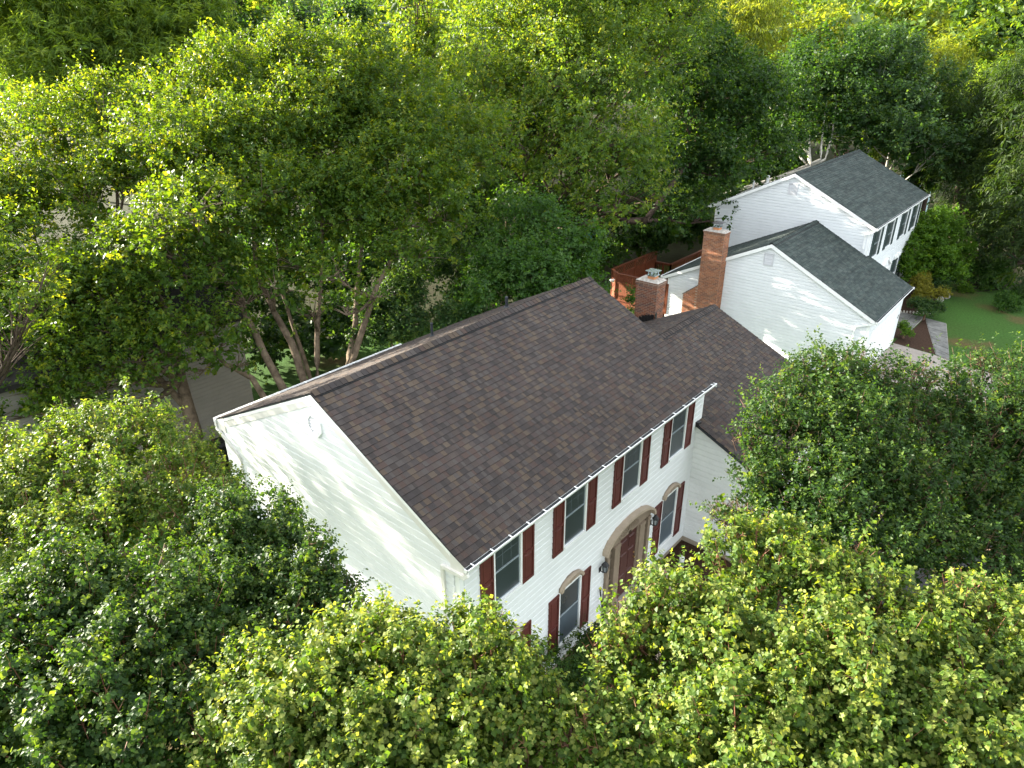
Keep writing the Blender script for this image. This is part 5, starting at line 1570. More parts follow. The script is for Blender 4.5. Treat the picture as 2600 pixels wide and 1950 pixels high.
make_tree('river_birch', 'spreading tree behind the house with seven tan stems fanning out above the rear roof edge', (5.2, 12.0), [(7.15, 21.49, 11.51, 2.03), (9.43, 20.38, 12.44, 2.07), (6.28, 18.05, 10.13, 2.18), (4.81, 19.28, 9.49, 1.89), (4.71, 15.92, 8.29, 1.78), (6.91, 16.31, 8.82, 2.03), (11.5, 18.99, 12.69, 2.1), (9.25, 16.76, 10.77, 2.41), (12.95, 18.24, 12.8, 1.81), (11.53, 16.0, 11.05, 2.34), (13.54, 16.26, 12.23, 1.62), (12.43, 13.61, 10.4, 2.15), (10.01, 12.85, 9.06, 2.03), (13.79, 12.39, 9.76, 1.56), (10.94, 11.17, 8.26, 1.6), (9.0, 10.66, 7.3, 1.11), (8.01, 13.85, 8.4, 1.85), (6.01, 13.4, 7.19, 1.09), (4.03, 14.17, 6.96, 1.18), (2.92, 15.06, 7.33, 1.42), (1.49, 14.49, 5.7, 1.13), (2.6, 13.72, 5.96, 0.89), (2.3, 16.43, 7.48, 1.57), (8.82, 12.46, 8.03, 1.42), (15.76, 12.65, 10.9, 0.97), (8.69, 11.52, 7.5, 0.98), (1.85, 13.69, 5.66, 1.0), (1.12, 13.76, 5.07, 0.87), (2.71, 13.05, 5.69, 0.76), (4.69, 12.92, 6.79, 0.91), (6.25, 11.74, 7.18, 0.92), (5.02, 11.51, 6.33, 0.64), (6.92, 10.41, 6.47, 0.79), (5.83, 10.75, 6.14, 0.52), (3.83, 13.46, 6.62, 0.78), (2.27, 13.18, 5.18, 0.95), (2.92, 12.77, 4.73, 0.58), (1.63, 13.18, 4.65, 0.5), (3.0, 14.03, 9.5, 1.3), (5.51, 14.24, 9.59, 1.3), (7.97, 13.97, 9.41, 1.29), (4.02, 17.06, 11.0, 1.49), (7.0, 17.0, 11.01, 1.49), (1.78, 14.97, 8.62, 1.19)], 'birch', 160000, 0.145, 130, stems=[([(4.6, 11.6, 0), (3.37, 12.09, 3.17), (3.12, 12.54, 4.3), (2.47, 12.77, 4.95), (2.18, 13.76, 5.81)], 0.12), ([(4.8, 11.8, 0), (3.94, 11.96, 3.44), (3.85, 12.86, 4.95), (3.98, 13.81, 5.95), (4.29, 15.57, 7.18), (5.61, 18.24, 9.35)], 0.145), ([(5.0, 12.0, 0), (4.56, 11.78, 3.7), (4.87, 12.7, 4.95), (5.03, 13.83, 5.79), (5.29, 15.05, 6.9), (7.58, 18.11, 9.97)], 0.145), ([(5.3, 12.3, 0), (5.04, 12.14, 3.56), (5.44, 13.27, 4.77), (5.83, 14.44, 6.02), (6.71, 15.76, 7.78)], 0.09), ([(5.4, 12.0, 0), (5.01, 11.71, 3.85), (5.78, 12.48, 5.16), (6.85, 13.42, 6.71), (9.43, 16.13, 10.22)], 0.11), ([(6.2, 11.8, 0), (5.74, 10.79, 4.23), (6.63, 10.99, 5.42), (7.71, 11.33, 6.63), (8.73, 11.47, 7.5), (11.52, 13.16, 9.53)], 0.12), ([(6.1, 12.0, 0), (5.81, 11.09, 4.05), (6.79, 11.66, 5.2), (7.6, 12.44, 6.13), (9.58, 13.95, 8.7)], 0.13)], shape='kite', bark='bark_tan', up=0.45, out=1.0, rnd=0.5, droop=0.35, twig=0.6, clump=0.3, per=9, fresh=0.16, nsub=26, elong=1.7, ax_out=0.9, ax_up=0.6, shoots=0.05, low=-0.05, shell=(0.72, 1.0))
make_tree('hardwood_tree', 'yellow lit tree with a leaning brown trunk beside the beige house wall', (2.2, 15.0), [(2.87, 24.18, 10.69, 1.96), (5.08, 23.83, 11.38, 1.72), (1.1, 23.17, 8.87, 1.89), (2.32, 20.95, 8.96, 1.99), (4.24, 21.05, 9.81, 1.63), (0.14, 20.29, 6.97, 1.91), (1.49, 18.34, 7.17, 1.76), (-1.43, 18.33, 5.34, 1.54), (-0.18, 17.03, 5.56, 1.54), (0.74, 15.65, 5.63, 1.14), (-1.71, 16.23, 4.41, 1.23), (-0.48, 14.86, 4.51, 0.98), (-2.48, 16.37, 3.84, 0.97), (-1.43, 14.86, 3.93, 0.96), (-0.34, 13.73, 4.14, 0.6), (-0.86, 23.17, 8.09, 2.09), (-2.46, 19.81, 5.7, 1.92), (-3.13, 23.4, 7.14, 2.01), (-0.82, 19.3, 6.45, 1.44), (-0.07, 17.8, 6.3, 1.42), (1.11, 16.41, 6.3, 1.29), (0.84, 14.63, 5.33, 0.87), (-2.02, 16.93, 4.85, 1.35), (-1.07, 15.81, 4.84, 1.1), (0.02, 14.17, 4.81, 0.73)], 'birch', 95000, 0.142, 131, stems=[([(1.55, 14.9, 0), (1.53, 14.08, 1.57), (1.79, 14.77, 2.91), (2.25, 15.8, 4.08), (2.79, 16.96, 5.54), (2.76, 19.66, 7.93)], 0.26), ([(2.25, 15.8, 4.08), (1.94, 16.61, 5.58), (0.92, 18.81, 6.22)], 0.13), ([(1.79, 14.77, 2.91), (0.97, 16.91, 5.37), (0.31, 20.08, 6.97)], 0.12)], shape='kite', bark='bark_tan', up=0.45, out=1.0, rnd=0.5, droop=0.35, twig=0.6, clump=0.3, per=9, fresh=0.26, nsub=26, elong=1.7, ax_out=0.9, ax_up=0.6, shoots=0.05, low=-0.05, shell=(0.72, 1.0))  # lobes out of view are added to throw leaf shade on the gable
make_tree('hardwood_tree', 'thinly leaved tree added above the yellow lit maple to dapple the gable', (-3.4, 17.2), [(-2.6, 14.5, 9.4, 1.5), (-3.2, 17.0, 10.4, 1.6), (-2.4, 13.5, 7.6, 1.1), (-3.4, 18.0, 8.8, 1.5), (-1.9, 12.6, 8.8, 0.9), (-4.2, 20.0, 10.6, 1.6), (-2.6, 14.5, 6.6, 1.2)], 'birch', 13000, 0.13, 133, bark='bark_dark', shape='kite', up=0.4, out=1.0, droop=0.4, twig=0.5, per=8, clump=0.26, nsub=14, core=0.0, elong=1.8)  # added tree, crown kept thin so it dapples the gable wall
make_tree('oak_tree', 'tall oak behind the deck, its high crown rising out of the picture', (30.6, 23.5), [(25.46, 19.65, 14.8, 2.65), (27.59, 17.28, 14.97, 3.6), (23.02, 18.42, 11.64, 2.68), (24.21, 15.48, 11.87, 3.01), (27.43, 13.77, 12.35, 3.1), (20.95, 15.4, 8.97, 2.34), (22.11, 12.43, 9.11, 2.85), (24.49, 11.23, 8.94, 2.34), (32.29, 14.3, 13.78, 2.68), (21.52, 10.54, 6.82, 1.68), (28.84, 19.62, 17.74, 4.79), (32.7, 16.09, 16.79, 3.35), (23.59, 20.57, 13.1, 1.91), (21.27, 13.17, 7.65, 1.73), (23.5, 10.02, 6.94, 1.54), (25.54, 16.68, 10.98, 1.7), (25.17, 19.13, 12.29, 1.94), (21.2, 19.87, 10.72, 1.65), (21.27, 18.56, 10.02, 1.63)], 'oak', 115000, 0.185, 140, bark='bark_dark', shape='kite', up=0.35, out=1.0, rnd=0.5, droop=0.45, twig=0.9, clump=0.3, per=9, fresh=0.2, nsub=26, trunk_r=0.34, elong=1.7, ax_out=1.0, ax_up=0.3, shoots=0.04, low=-0.05, shell=(0.72, 1.0))  # last lobes added to keep sun off the neighbour gable
make_tree('oak_tree', 'dark twin trunked oak standing behind the lattice screen with the blue strap', (32.15, 19.3), [(33.99, 13.34, 10.59, 2.81), (36.28, 11.8, 9.85, 2.88), (31.55, 12.22, 7.6, 2.29), (32.95, 10.11, 6.97, 2.06), (28.07, 11.07, 5.2, 1.52), (37.58, 10.25, 7.53, 1.96), (36.33, 13.71, 12.44, 2.4), (30.41, 9.84, 4.95, 1.34)], 'deep', 36000, 0.23, 141, bark='bark_dark', stems=[([(32.15, 19.3, 0), (32.4, 19.6, 3), (25.45, 11.06, 5.67), (31.55, 12.22, 7.6)], 0.28), ([(31.4, 19.0, 0), (31.3, 19.2, 3), (24.35, 11.58, 5.79), (28.07, 11.07, 5.2)], 0.22)], shape='kite', up=0.35, out=1.0, rnd=0.5, droop=0.45, twig=0.9, clump=0.3, per=9, fresh=0.2, nsub=26, trunk_r=0.34, elong=1.7, ax_out=1.0, ax_up=0.3, shoots=0.04, low=-0.05, shell=(0.72, 1.0))
make_tree('hardwood_tree', 'bright green young tree just behind the rear gutter, in front of the deck', (13.07, 8.86), [(15.13, 10.65, 7.26, 1.29), (12.9, 9.82, 6.11, 1.38), (14.74, 8.72, 6.38, 1.41), (12.49, 8.3, 5.74, 1.33), (10.72, 8.52, 5.56, 1.0), (14.33, 7.61, 5.41, 0.92), (12.29, 7.21, 5.12, 0.87), (12.0, 10.03, 6.13, 0.75)], 'bright', 30000, 0.15, 142, bark='bark_dark', shape='kite', up=0.3, out=1.0, droop=0.5, twig=0.7, per=9, fresh=0.15, trunk_r=0.14)
make_tree('hardwood_tree', 'green tree with forked whitish stems rising behind the neighbour ridge', (39.0, 21.0), [(49.37, 12.36, 10.46, 3.19), (45.37, 12.98, 9.61, 2.51), (52.29, 11.57, 11.7, 3.25), (50.0, 8.97, 9.23, 2.56), (44.46, 10.91, 7.73, 1.64), (47.23, 9.45, 7.84, 1.67)], 'deep', 26000, 0.27, 143, stems=[([(41.5, 21.6, 0), (43.11, 8.89, 6.38), (43.86, 9.45, 7.14), (44.77, 10.82, 8.1), (45.81, 12.26, 9.36)], 0.14), ([(41.6, 21.6, 1), (43.11, 8.89, 6.38), (44.12, 9.46, 7.11), (46.61, 10.57, 8.34)], 0.12), ([(42.3, 20.8, 0), (44.49, 8.75, 6.74), (45.8, 9.33, 7.72), (49.28, 10.59, 10.26)], 0.1), ([(42.9, 20.4, 0), (45.0, 8.63, 6.69), (46.95, 9.07, 8.02), (49.74, 10.05, 10.26)], 0.1), ([(41.0, 21.8, 0), (43.13, 9.13, 6.48), (43.56, 10.22, 7.23), (44.02, 11.43, 7.74)], 0.08)], shape='kite', bark='bark_pale', up=0.4, out=0.9, droop=0.45, twig=1.0, clump=0.36, per=9, fresh=0.15, trunk_r=0.16)
make_tree('hardwood_tree', 'mid green crown above the neighbour roof with a single pale trunk', (51.36, 6.17), [(52.93, 8.15, 10.43, 2.9), (51.95, 5.03, 9.31, 2.65), (49.13, 7.4, 8.07, 2.09), (48.16, 4.74, 7.59, 2.01), (56.35, 8.89, 12.17, 2.41), (49.63, 2.83, 7.33, 1.61)], 'blue', 30000, 0.26, 144, shape='kite', bark='bark_pale', up=0.4, out=0.9, droop=0.45, twig=1.0, clump=0.36, per=9, fresh=0.15, trunk_r=0.16)
make_tree('evergreen_tree', 'dark drooping evergreen with a bare leaning trunk beside the rounded shrub', (47.0, -0.6), [(53.55, 2.38, 8.29, 2.23), (51.94, 0.78, 5.95, 2.46), (53.46, -0.08, 7.17, 2.46), (49.23, -0.82, 4.16, 2.36), (50.43, -1.87, 4.63, 2.36), (46.69, -0.07, 3.46, 1.28), (46.9, -2.13, 2.2, 2.03), (48.83, -3.3, 2.52, 2.05), (56.18, 2.26, 9.95, 1.99), (56.37, 0.0, 9.52, 2.23), (45.15, -1.52, 1.44, 1.0)], 'needle_dark', 42000, 0.42, 150, stems=[([(46.6, -0.4, 0), (47.6, 0.3, 2.19), (49.61, 0.98, 4.4), (51.78, 1.54, 6.69), (55.99, 2.48, 9.95)], 0.2)], shape='spray', bark='bark_dark', up=-0.15, out=1.2, rnd=0.35, droop=0.85, twig=1.1, clump=0.42, per=12, fresh=0.15, trunk_r=0.2)
make_tree('evergreen_tree', 'drooping evergreen shading the flower bed beyond the lawn', (46.44, -3.25), [(48.79, -1.81, 8.98, 2.21), (47.33, -3.35, 6.94, 2.16), (44.89, -3.5, 5.22, 2.11), (43.62, -4.81, 3.79, 2.06), (42.34, -4.38, 2.36, 1.37), (51.65, -1.67, 11.34, 2.26)], 'needle_dark', 24000, 0.4, 151, shape='spray', bark='bark_dark', up=-0.15, out=1.2, rnd=0.35, droop=0.85, twig=1.1, clump=0.42, per=12, fresh=0.15, trunk_r=0.2)
make_tree('cypress_tree', 'feathery light green cypress towering over the yellow lit tree', (8.0, 36.0), [(9.64, 38.75, 15.51, 3.18), (7.23, 38.31, 13.44, 2.48), (9.29, 35.73, 13.24, 2.48), (7.07, 36.4, 11.8, 1.83), (6.62, 42.02, 15.15, 3.18), (11.61, 40.1, 18.08, 3.48), (11.55, 36.2, 15.11, 2.12), (5.49, 36.74, 10.94, 1.2)], 'needle', 42000, 0.5, 152, shape='spray', bark='bark_dark', up=0.25, out=1.2, rnd=0.35, droop=0.5, twig=0.9, clump=0.25, per=14, fresh=0.22, trunk_r=0.2, elong=3.0, nsub=30, ax_out=0.9, ax_up=0.35)
make_tree('cypress_tree', 'feathery cypress with a dark bare lower trunk behind the spreading tree', (12.6, 33.5), [(13.53, 35.76, 15.31, 2.39), (13.73, 33.63, 13.94, 1.72), (11.53, 35.08, 13.58, 2.12), (12.06, 33.06, 12.64, 1.47), (14.9, 37.56, 17.55, 2.68), (15.09, 34.22, 15.69, 1.31), (10.14, 33.75, 11.93, 1.03)], 'needle', 32000, 0.48, 153, shape='spray', bark='bark_dark', up=0.25, out=1.2, rnd=0.35, droop=0.5, twig=0.9, clump=0.25, per=14, fresh=0.22, trunk_r=0.2, elong=3.0, nsub=30, ax_out=0.9, ax_up=0.35)
make_tree('evergreen_shrub', 'large rounded bright green evergreen shrub at the end of the white house', (42.29, 0.24), [(42.74, 0.82, 3.06, 1.6), (42.76, 2.07, 3.61, 0.87), (44.82, 0.49, 3.59, 1.0), (40.81, 0.6, 2.03, 1.68), (43.36, -0.58, 2.17, 1.23), (41.41, -0.77, 1.16, 1.32), (42.77, -1.3, 1.44, 0.73), (39.62, 0.6, 1.32, 1.19)], 'shrub', 30000, 0.15, 160, up=0.5, out=1.0, twig=0.25, per=7, clump=0.3, fresh=0.12, shape='kite', branches=False, bark='twig', cat='shrub', trunk_r=0.08, low=0.2, elong=1.6)
make_tree('gold_shrub', 'golden yellow rounded shrub at the end of the garage roof', (37.91, -0.29), [(38.07, -0.2, 1.26, 0.55), (37.32, -0.23, 0.98, 0.54), (37.62, -0.63, 0.92, 0.45), (38.63, -0.11, 1.58, 0.32)], 'gold', 9000, 0.075, 161, up=0.5, out=1.0, twig=0.15, per=7, clump=0.35, fresh=0.2, shape='kite', branches=False, bark='twig', cat='shrub', trunk_r=0.08, low=0.2, elong=0.8)
make_tree('shrub', 'upright blue green bush behind the golden shrub', (41.01, -0.68), [(41.26, -0.43, 1.37, 0.58), (40.88, -0.9, 1.07, 0.52), (40.23, -0.67, 0.81, 0.52), (41.65, -0.73, 1.59, 0.34)], 'blue', 6000, 0.1, 162, up=0.6, out=0.9, twig=0.3, per=7, shape='kite', branches=False, bark='twig', cat='shrub', trunk_r=0.08, low=0.2, elong=1.6)
make_tree('low_shrub', 'low spreading dark green shrub filling the bed by the path', (35.83, -1.08), [(35.93, -0.51, 0.71, 0.35), (36.02, -1.01, 0.64, 0.37), (36.5, -1.4, 0.64, 0.35), (35.11, -1.03, 0.56, 0.22), (35.57, -1.43, 0.52, 0.22)], 'blue', 7000, 0.085, 163, up=0.3, out=1.0, twig=0.2, per=7, shape='kite', branches=False, bark='twig', cat='shrub', trunk_r=0.08, low=0.2, elong=1.6)
make_tree('variegated_shrub', 'small pale leaved shrub beside the grey rocks', (38.56, -1.19), [(38.54, -1.15, 0.74, 0.27), (38.78, -1.39, 0.78, 0.21), (38.36, -1.03, 0.62, 0.18)], 'gold', 1500, 0.09, 164, up=0.4, out=1.0, twig=0.2, per=6, shape='kite', branches=False, bark='twig', cat='shrub', trunk_r=0.08, low=0.2, elong=1.6)
make_tree('low_shrub', 'small dark shrub in the mulch beside the garage corner', (32.21, -0.91), [(32.3, -0.88, 0.5, 0.23), (31.87, -1.16, 0.37, 0.2), (32.47, -0.69, 0.55, 0.17)], 'shrub', 1800, 0.08, 165, up=0.4, out=1.0, twig=0.2, per=6, shape='kite', branches=False, bark='twig', cat='shrub', trunk_r=0.08, low=0.2, elong=1.6)
make_tree('flower_shrub', 'round leafy flower bush alone in the lawn', (40.69, -4.25), [(40.82, -4.15, 0.31, 0.46), (40.54, -4.56, 0.24, 0.41), (40.09, -4.05, 0.2, 0.32), (41.29, -4.25, 0.45, 0.32)], 'bright', 4500, 0.11, 166, up=0.5, out=0.9, twig=0.3, per=7, shape='kite', branches=False, bark='twig', cat='shrub', trunk_r=0.08, low=0.2, elong=1.6)
make_tree('understory_tree', 'broad leaved bright green sapling in the shade at the lawn edge', (44.98, -2.54), [(45.38, -2.3, 0.76, 0.6), (45.32, -2.99, 0.65, 0.6), (44.94, -1.86, 0.65, 0.45), (44.28, -3.0, 0.4, 0.44)], 'bright', 5000, 0.22, 167, up=0.1, out=1.0, twig=0.6, per=7, shape='oval', trunk_r=0.06, bark='twig')
make_tree('low_shrub', 'thin low shrub in the leaf litter between lawn and evergreens', (42.79, -1.85), [(43.05, -1.79, 0.07, 0.25), (42.69, -2.08, 0.05, 0.22), (42.62, -1.67, 0.03, 0.2)], 'shrub', 1400, 0.09, 168, up=0.4, out=1.0, twig=0.25, per=6, shape='kite', branches=False, bark='twig', cat='shrub', trunk_r=0.08, low=0.2, elong=1.6)
make_tree('flower_shrub', 'pink flecked bush under the evergreen by the far bed', (43.72, -4.61), [(43.99, -4.55, 0.16, 0.38), (43.62, -4.86, 0.08, 0.33), (43.56, -4.42, 0.12, 0.24)], 'deep', 2200, 0.09, 169, up=0.4, out=1.0, twig=0.25, per=6, shape='kite', branches=False, bark='twig', cat='shrub', trunk_r=0.08, low=0.2, elong=1.6)
make_tree('shrub', 'large leaved shrub rising above the rear gutter between the vent pipes', (9.69, 9.47), [(9.52, 9.56, 5.06, 0.37), (9.55, 8.99, 5.04, 0.34), (9.46, 10.11, 5.02, 0.32), (10.21, 9.23, 5.01, 0.26)], 'blue', 2600, 0.17, 170, up=0.4, out=1.0, twig=0.5, per=6, shape='oval', branches=False, bark='twig', cat='shrub', trunk_r=0.08, low=0.2, elong=1.6)
make_tree('shrub', 'dark shrub clump beside the strip of shaded lawn', (13.03, 11.9), [(12.69, 12.2, 5.53, 0.81), (11.99, 10.9, 4.99, 0.78), (15.21, 13.16, 6.17, 0.86), (14.2, 14.12, 5.87, 0.52), (11.04, 9.11, 4.55, 0.59)], 'deep', 14000, 0.14, 171, up=0.4, out=1.0, twig=0.5, per=7, shape='kite', branches=False, bark='twig', cat='shrub', trunk_r=0.08, low=0.2, elong=1.6)
make_tree('shrub', 'mid green bushes under the tan stems behind the gutter', (8.22, 11.46), [(9.55, 12.31, 5.34, 0.75), (8.28, 12.23, 5.08, 0.66), (8.52, 10.78, 4.9, 0.57), (7.11, 11.3, 4.75, 0.49), (7.65, 10.66, 4.75, 0.42)], 'blue', 14000, 0.14, 172, up=0.4, out=1.0, twig=0.5, per=7, shape='kite', branches=False, bark='twig', cat='shrub', trunk_r=0.08, low=0.2, elong=1.6)
make_tree('sapling', 'thin sapling with pale tip in front of the brick chimney', (17.41, 6.93), [(17.79, 7.13, 4.47, 0.12), (17.45, 6.99, 4.21, 0.13), (17.0, 6.66, 3.98, 0.11)], 'bright', 500, 0.11, 173, up=0.9, out=0.5, twig=0.3, per=6, shape='oval', trunk_r=0.02, bark='twig', branches=False)
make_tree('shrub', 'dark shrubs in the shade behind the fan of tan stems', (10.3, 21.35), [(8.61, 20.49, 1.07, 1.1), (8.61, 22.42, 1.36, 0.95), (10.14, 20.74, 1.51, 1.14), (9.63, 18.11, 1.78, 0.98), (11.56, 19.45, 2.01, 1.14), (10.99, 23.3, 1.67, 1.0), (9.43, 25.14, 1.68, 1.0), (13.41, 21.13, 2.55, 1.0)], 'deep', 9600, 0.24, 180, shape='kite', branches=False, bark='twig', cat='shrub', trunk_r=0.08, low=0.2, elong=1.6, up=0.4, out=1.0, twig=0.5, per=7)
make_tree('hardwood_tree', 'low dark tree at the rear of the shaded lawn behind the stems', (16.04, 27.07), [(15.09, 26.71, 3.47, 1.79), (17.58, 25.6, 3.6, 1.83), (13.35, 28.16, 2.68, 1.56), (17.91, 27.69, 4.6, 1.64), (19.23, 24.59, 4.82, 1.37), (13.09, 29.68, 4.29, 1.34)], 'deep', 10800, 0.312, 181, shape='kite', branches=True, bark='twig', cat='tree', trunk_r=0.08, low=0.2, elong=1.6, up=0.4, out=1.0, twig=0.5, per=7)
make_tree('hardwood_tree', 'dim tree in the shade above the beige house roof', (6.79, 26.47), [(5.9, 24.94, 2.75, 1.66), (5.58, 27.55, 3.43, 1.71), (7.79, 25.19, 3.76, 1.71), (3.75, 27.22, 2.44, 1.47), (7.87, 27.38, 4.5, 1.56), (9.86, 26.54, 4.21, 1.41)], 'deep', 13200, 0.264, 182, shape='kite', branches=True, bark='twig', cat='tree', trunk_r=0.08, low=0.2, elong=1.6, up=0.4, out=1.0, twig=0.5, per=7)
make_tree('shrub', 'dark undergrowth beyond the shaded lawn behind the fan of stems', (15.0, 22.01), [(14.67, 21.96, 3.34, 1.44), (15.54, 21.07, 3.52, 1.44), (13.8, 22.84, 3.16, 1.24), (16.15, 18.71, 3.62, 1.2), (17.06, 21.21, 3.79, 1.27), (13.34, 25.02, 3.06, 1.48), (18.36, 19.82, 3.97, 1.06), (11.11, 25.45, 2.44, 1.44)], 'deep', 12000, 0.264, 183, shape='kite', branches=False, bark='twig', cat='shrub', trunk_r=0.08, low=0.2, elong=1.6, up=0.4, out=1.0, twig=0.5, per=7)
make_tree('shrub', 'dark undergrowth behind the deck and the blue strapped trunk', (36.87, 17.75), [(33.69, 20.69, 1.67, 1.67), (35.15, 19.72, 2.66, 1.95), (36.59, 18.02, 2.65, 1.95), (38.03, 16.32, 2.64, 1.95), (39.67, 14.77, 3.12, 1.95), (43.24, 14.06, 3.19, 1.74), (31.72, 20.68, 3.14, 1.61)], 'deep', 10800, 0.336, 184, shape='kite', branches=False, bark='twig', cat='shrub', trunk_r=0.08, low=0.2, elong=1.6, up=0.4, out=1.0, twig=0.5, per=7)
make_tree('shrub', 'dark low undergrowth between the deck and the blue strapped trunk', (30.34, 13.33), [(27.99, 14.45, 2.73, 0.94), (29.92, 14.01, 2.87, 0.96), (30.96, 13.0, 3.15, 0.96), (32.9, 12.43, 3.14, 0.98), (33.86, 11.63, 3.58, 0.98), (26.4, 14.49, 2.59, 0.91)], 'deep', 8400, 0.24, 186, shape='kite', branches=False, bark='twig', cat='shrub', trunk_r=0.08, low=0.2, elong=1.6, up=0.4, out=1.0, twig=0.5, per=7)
make_tree('hardwood_tree', 'dim tree added between the tall oak and the bright young tree to block sun', (24.78, 20.17), [(27.81, 20.98, 8.84, 2.64), (26.67, 23.15, 9.93, 2.4), (28.56, 17.35, 7.47, 2.11), (25.0, 23.64, 7.99, 2.16), (22.43, 20.47, 6.63, 1.79), (25.44, 20.55, 6.86, 2.11), (22.56, 23.64, 6.47, 1.64), (22.22, 14.92, 5.75, 1.65), (22.37, 16.81, 6.23, 1.7)], 'deep', 14400, 0.312, 185, shape='kite', branches=True, bark='twig', cat='tree', trunk_r=0.08, low=0.2, elong=1.6, up=0.4, out=1.0, twig=0.5, per=7)  # added sun blocker that keeps the neighbour house in shade
make_tree('hardwood_tree', 'dark green tree behind the feathery cypress tops', (29.79, 56.3), auto_lobes(29.79, 56.3, 20.06, 8.03, 201, 9, 0.3, False), 'deep', 10400, 0.483, 201, low=0.0, shell=(0.7, 1.0), shape='kite', bark='bark_dark', up=0.4, out=1.0, droop=0.4, twig=1.2, per=8, clump=0.36, nsub=16, trunk_r=0.3)
make_tree('hardwood_tree', 'rounded blue green tree just above the birch crown', (30.97, 47.37), auto_lobes(30.97, 47.37, 16.88, 6.68, 202, 9, 0.3, False), 'blue', 11700, 0.414, 202, low=0.0, shell=(0.7, 1.0), shape='kite', bark='bark_dark', up=0.4, out=1.0, droop=0.4, twig=1.2, per=8, clump=0.36, nsub=16, trunk_r=0.3)
make_tree('hardwood_tree', 'grey green rounded tree next to the thin tall one', (25.57, 34.08), auto_lobes(25.57, 34.08, 15.89, 4.36, 203, 9, 0.3, False), 'blue', 11700, 0.345, 203, low=0.0, shell=(0.7, 1.0), shape='kite', bark='bark_dark', up=0.4, out=1.0, droop=0.4, twig=1.2, per=8, clump=0.36, nsub=16, trunk_r=0.3)
make_tree('hardwood_tree', 'tall thin tree with its dark trunk showing all the way up', (31.84, 34.53), auto_lobes(31.84, 34.53, 19.41, 5.19, 204, 12, 0.2, False), 'oak', 9100, 0.345, 204, low=0.0, shell=(0.7, 1.0), shape='kite', bark='bark_dark', up=0.4, out=1.0, droop=0.4, twig=1.2, per=8, clump=0.36, nsub=16, trunk_r=0.3)
make_tree('hardwood_tree', 'bushy tree at the foot of the dark wire gap', (42.5, 40.54), auto_lobes(42.5, 40.54, 14.39, 3.8, 205, 9, 0.3, False), 'oak', 5200, 0.414, 205, low=0.0, shell=(0.7, 1.0), shape='kite', bark='bark_dark', up=0.4, out=1.0, droop=0.4, twig=1.2, per=8, clump=0.36, nsub=16, trunk_r=0.3)
make_tree('hardwood_tree', 'deep green tree behind the oak top, darkest of the back row', (57.52, 26.94), auto_lobes(57.52, 26.94, 19.72, 6.57, 206, 9, 0.3, False), 'deep', 9100, 0.483, 206, low=0.0, shell=(0.7, 1.0), shape='kite', bark='bark_dark', up=0.4, out=1.0, droop=0.4, twig=1.2, per=8, clump=0.36, nsub=16, trunk_r=0.3)
make_tree('willow_tree', 'glowing yellow green willow with hanging branches', (73.78, 28.66), auto_lobes(73.78, 28.66, 20.0, 10.32, 207, 12, 0.35, False), 'yellow', 16900, 0.713, 207, low=0.0, shell=(0.7, 1.0), shape='spray', bark='bark_dark', up=-0.5, out=1.0, droop=1.2, twig=1.6, per=12, clump=0.36, nsub=16, trunk_r=0.3)
make_tree('hardwood_tree', 'sunlit rounded crown to the side of the glowing willow', (86.62, 24.66), auto_lobes(86.62, 24.66, 16.46, 7.78, 208, 9, 0.3, False), 'yellow', 8450, 0.529, 208, low=0.0, shell=(0.7, 1.0), shape='kite', bark='bark_dark', up=0.4, out=1.0, droop=0.4, twig=1.2, per=8, clump=0.36, nsub=16, trunk_r=0.3)
make_tree('hardwood_tree', 'smaller green crown below the glowing willow', (64.77, 19.28), auto_lobes(64.77, 19.28, 11.75, 5.52, 209, 9, 0.3, False), 'oak', 7800, 0.414, 209, low=0.0, shell=(0.7, 1.0), shape='kite', bark='bark_dark', up=0.4, out=1.0, droop=0.4, twig=1.2, per=8, clump=0.36, nsub=16, trunk_r=0.3)
make_tree('hardwood_tree', 'yellow green crown on the slope behind the pale feathery tree', (92.07, 20.76), auto_lobes(92.07, 20.76, 15.22, 7.97, 210, 9, 0.3, False), 'oak', 8450, 0.529, 210, low=0.0, shell=(0.7, 1.0), shape='kite', bark='bark_dark', up=0.4, out=1.0, droop=0.4, twig=1.2, per=8, clump=0.36, nsub=16, trunk_r=0.3)
make_tree('hardwood_tree', 'tall sunlit crown at the back of the slope under the dark corner', (115.92, 22.99), auto_lobes(115.92, 22.99, 18.88, 11.16, 211, 9, 0.3, False), 'yellow', 9100, 0.632, 211, low=0.0, shell=(0.7, 1.0), shape='kite', bark='bark_dark', up=0.4, out=1.0, droop=0.4, twig=1.2, per=8, clump=0.36, nsub=16, trunk_r=0.3)
make_tree('pine_tree', 'pale yellow feathery tree among the far round crowns', (84.42, 11.2), auto_lobes(84.42, 11.2, 13.4, 6.61, 212, 10, 0.3, False), 'yellow', 13000, 0.575, 212, low=0.0, shell=(0.7, 1.0), shape='spray', bark='bark_dark', up=0.3, out=1.0, droop=0.3, twig=1.3, per=12, clump=0.36, nsub=16, trunk_r=0.3)
make_tree('pine_tree', 'dark pine with a flat shaggy top near the picture edge', (66.76, 3.06), auto_lobes(66.76, 3.06, 11.53, 4.85, 213, 10, 0.3, False), 'needle', 11700, 0.483, 213, low=0.0, shell=(0.7, 1.0), shape='spray', bark='bark_dark', up=0.3, out=1.0, droop=0.3, twig=1.3, per=12, clump=0.36, nsub=16, trunk_r=0.3)
make_tree('hardwood_tree', 'deep shaded tree in the far top corner of the woods', (131.59, 14.9), auto_lobes(131.59, 14.9, 21.14, 12.89, 214, 9, 0.3, False), 'deep', 9100, 0.69, 214, low=0.0, shell=(0.7, 1.0), shape='kite', bark='bark_dark', up=0.4, out=1.0, droop=0.4, twig=1.2, per=8, clump=0.36, nsub=16, trunk_r=0.3)
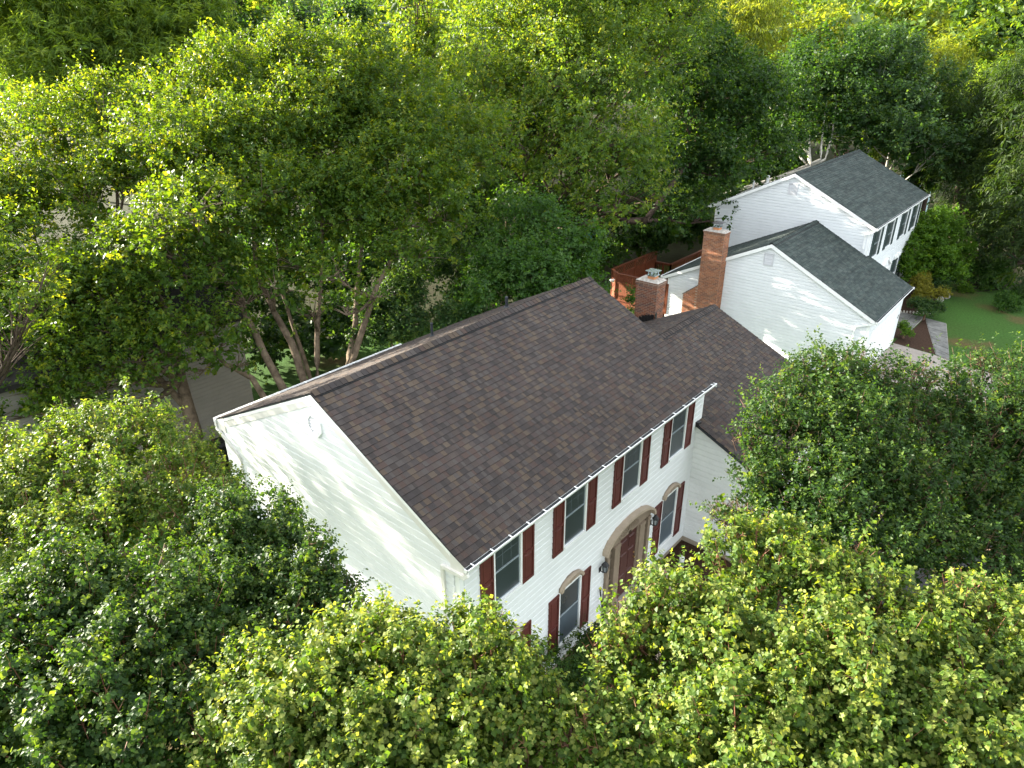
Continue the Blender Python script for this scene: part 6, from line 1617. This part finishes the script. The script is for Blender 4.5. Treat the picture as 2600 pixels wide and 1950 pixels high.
make_tree('hardwood_tree', 'olive crown in front of the feathery pale tree', (71.07, 11.11), auto_lobes(71.07, 11.11, 10.7, 5.52, 215, 9, 0.3, False), 'oak', 7800, 0.437, 215, low=0.0, shell=(0.7, 1.0), shape='kite', bark='bark_dark', up=0.4, out=1.0, droop=0.4, twig=1.2, per=8, clump=0.36, nsub=16, trunk_r=0.3)
make_tree('hardwood_tree', 'round yellow tipped crown between willow and oak edge', (54.02, 22.48), auto_lobes(54.02, 22.48, 12.92, 5.36, 216, 9, 0.3, False), 'oak', 8450, 0.437, 216, low=0.0, shell=(0.7, 1.0), shape='kite', bark='bark_dark', up=0.4, out=1.0, droop=0.4, twig=1.2, per=8, clump=0.36, nsub=16, trunk_r=0.3)
make_tree('hardwood_tree', 'small yellow tipped crown in the middle of the slope', (78.06, 17.72), auto_lobes(78.06, 17.72, 12.15, 5.37, 217, 9, 0.3, False), 'yellow', 6500, 0.483, 217, low=0.0, shell=(0.7, 1.0), shape='kite', bark='bark_dark', up=0.4, out=1.0, droop=0.4, twig=1.2, per=8, clump=0.36, nsub=16, trunk_r=0.3)
make_tree('hardwood_tree', 'green crown behind the pine and the feathery tree', (104.72, 12.1), auto_lobes(104.72, 12.1, 14.31, 8.84, 218, 9, 0.3, False), 'oak', 7800, 0.552, 218, low=0.0, shell=(0.7, 1.0), shape='kite', bark='bark_dark', up=0.4, out=1.0, droop=0.4, twig=1.2, per=8, clump=0.36, nsub=16, trunk_r=0.3)
make_tree('hardwood_tree', 'dim tree behind the cypress at the picture corner', (19.63, 72.34), auto_lobes(19.63, 72.34, 20.97, 10.38, 219, 9, 0.3, False), 'deep', 9750, 0.517, 219, low=0.0, shell=(0.7, 1.0), shape='kite', bark='bark_dark', up=0.4, out=1.0, droop=0.4, twig=1.2, per=8, clump=0.36, nsub=16, trunk_r=0.3)
make_tree('hardwood_tree', 'tree with open limbs between the cypress and the round blue green one', (33.97, 57.81), auto_lobes(33.97, 57.81, 19.46, 5.36, 220, 9, 0.3, False), 'oak', 5850, 0.437, 220, low=0.0, shell=(0.7, 1.0), shape='kite', bark='bark_dark', up=0.4, out=1.0, droop=0.4, twig=1.2, per=8, clump=0.36, nsub=16, trunk_r=0.3)
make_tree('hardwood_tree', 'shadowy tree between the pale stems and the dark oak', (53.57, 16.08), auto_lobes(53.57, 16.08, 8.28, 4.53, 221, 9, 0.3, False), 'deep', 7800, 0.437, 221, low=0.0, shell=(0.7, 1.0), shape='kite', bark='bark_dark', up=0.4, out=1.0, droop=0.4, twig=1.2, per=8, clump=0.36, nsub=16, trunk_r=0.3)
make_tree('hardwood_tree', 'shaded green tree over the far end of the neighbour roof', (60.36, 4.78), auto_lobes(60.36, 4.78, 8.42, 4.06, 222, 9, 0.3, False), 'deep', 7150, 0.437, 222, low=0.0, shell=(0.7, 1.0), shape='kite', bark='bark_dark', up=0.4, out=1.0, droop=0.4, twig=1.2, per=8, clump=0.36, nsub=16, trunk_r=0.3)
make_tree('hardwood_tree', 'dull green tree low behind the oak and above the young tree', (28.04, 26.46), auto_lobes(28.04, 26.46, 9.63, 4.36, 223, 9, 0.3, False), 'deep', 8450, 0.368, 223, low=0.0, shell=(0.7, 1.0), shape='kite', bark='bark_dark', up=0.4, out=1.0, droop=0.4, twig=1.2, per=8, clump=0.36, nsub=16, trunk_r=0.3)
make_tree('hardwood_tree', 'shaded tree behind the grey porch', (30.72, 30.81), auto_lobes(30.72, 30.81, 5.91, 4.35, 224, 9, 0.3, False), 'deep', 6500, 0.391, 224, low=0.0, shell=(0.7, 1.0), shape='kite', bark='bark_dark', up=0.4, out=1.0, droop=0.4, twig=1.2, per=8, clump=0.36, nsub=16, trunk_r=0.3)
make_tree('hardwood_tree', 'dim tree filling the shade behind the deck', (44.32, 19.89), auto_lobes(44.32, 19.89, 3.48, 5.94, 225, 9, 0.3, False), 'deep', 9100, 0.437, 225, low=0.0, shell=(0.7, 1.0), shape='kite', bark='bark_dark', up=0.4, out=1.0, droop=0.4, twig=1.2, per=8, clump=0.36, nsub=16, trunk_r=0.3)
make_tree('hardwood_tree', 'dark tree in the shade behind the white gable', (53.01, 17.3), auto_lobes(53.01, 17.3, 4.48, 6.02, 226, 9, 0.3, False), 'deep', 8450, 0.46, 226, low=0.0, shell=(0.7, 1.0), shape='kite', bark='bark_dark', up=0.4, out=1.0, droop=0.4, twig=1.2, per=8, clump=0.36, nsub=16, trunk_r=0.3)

# far-off woodland that reads as one mass
def woodland():
    g = np.random.default_rng(77)
    lob = []
    for i in range(380):
        a = g.uniform(0.22, 1.60)
        d = g.uniform(95, 190) if i < 260 else g.uniform(190, 300)
        x, y = -7 + d * math.sin(a), -7 + d * math.cos(a)
        if (x - 95) ** 2 + (y - 34) ** 2 < 200:
            continue
        h = g.uniform(19, 27) + max(0, d - 115) * 0.12
        r = g.uniform(4.0, 6.5)
        for k in range(2):
            b = g.uniform(0, 6.28)
            lob.append((x + r * 0.5 * math.cos(b), y + r * 0.5 * math.sin(b), h - r * 0.8 - k * h * 0.19, r * g.uniform(0.6, 0.85), r * 0.75, r * 0.75))
    me = crown_mesh('woodland', lob, 110000, 0.75, 78, L['oak'], 'kite', 8, 2.0, 0.4, 1.0, 0.5, 0.4, 0.4, 8)[0]
    o = bpy.data.objects.new('woodland', me)
    col.objects.link(o)
    o['kind'] = 'stuff'
woodland()
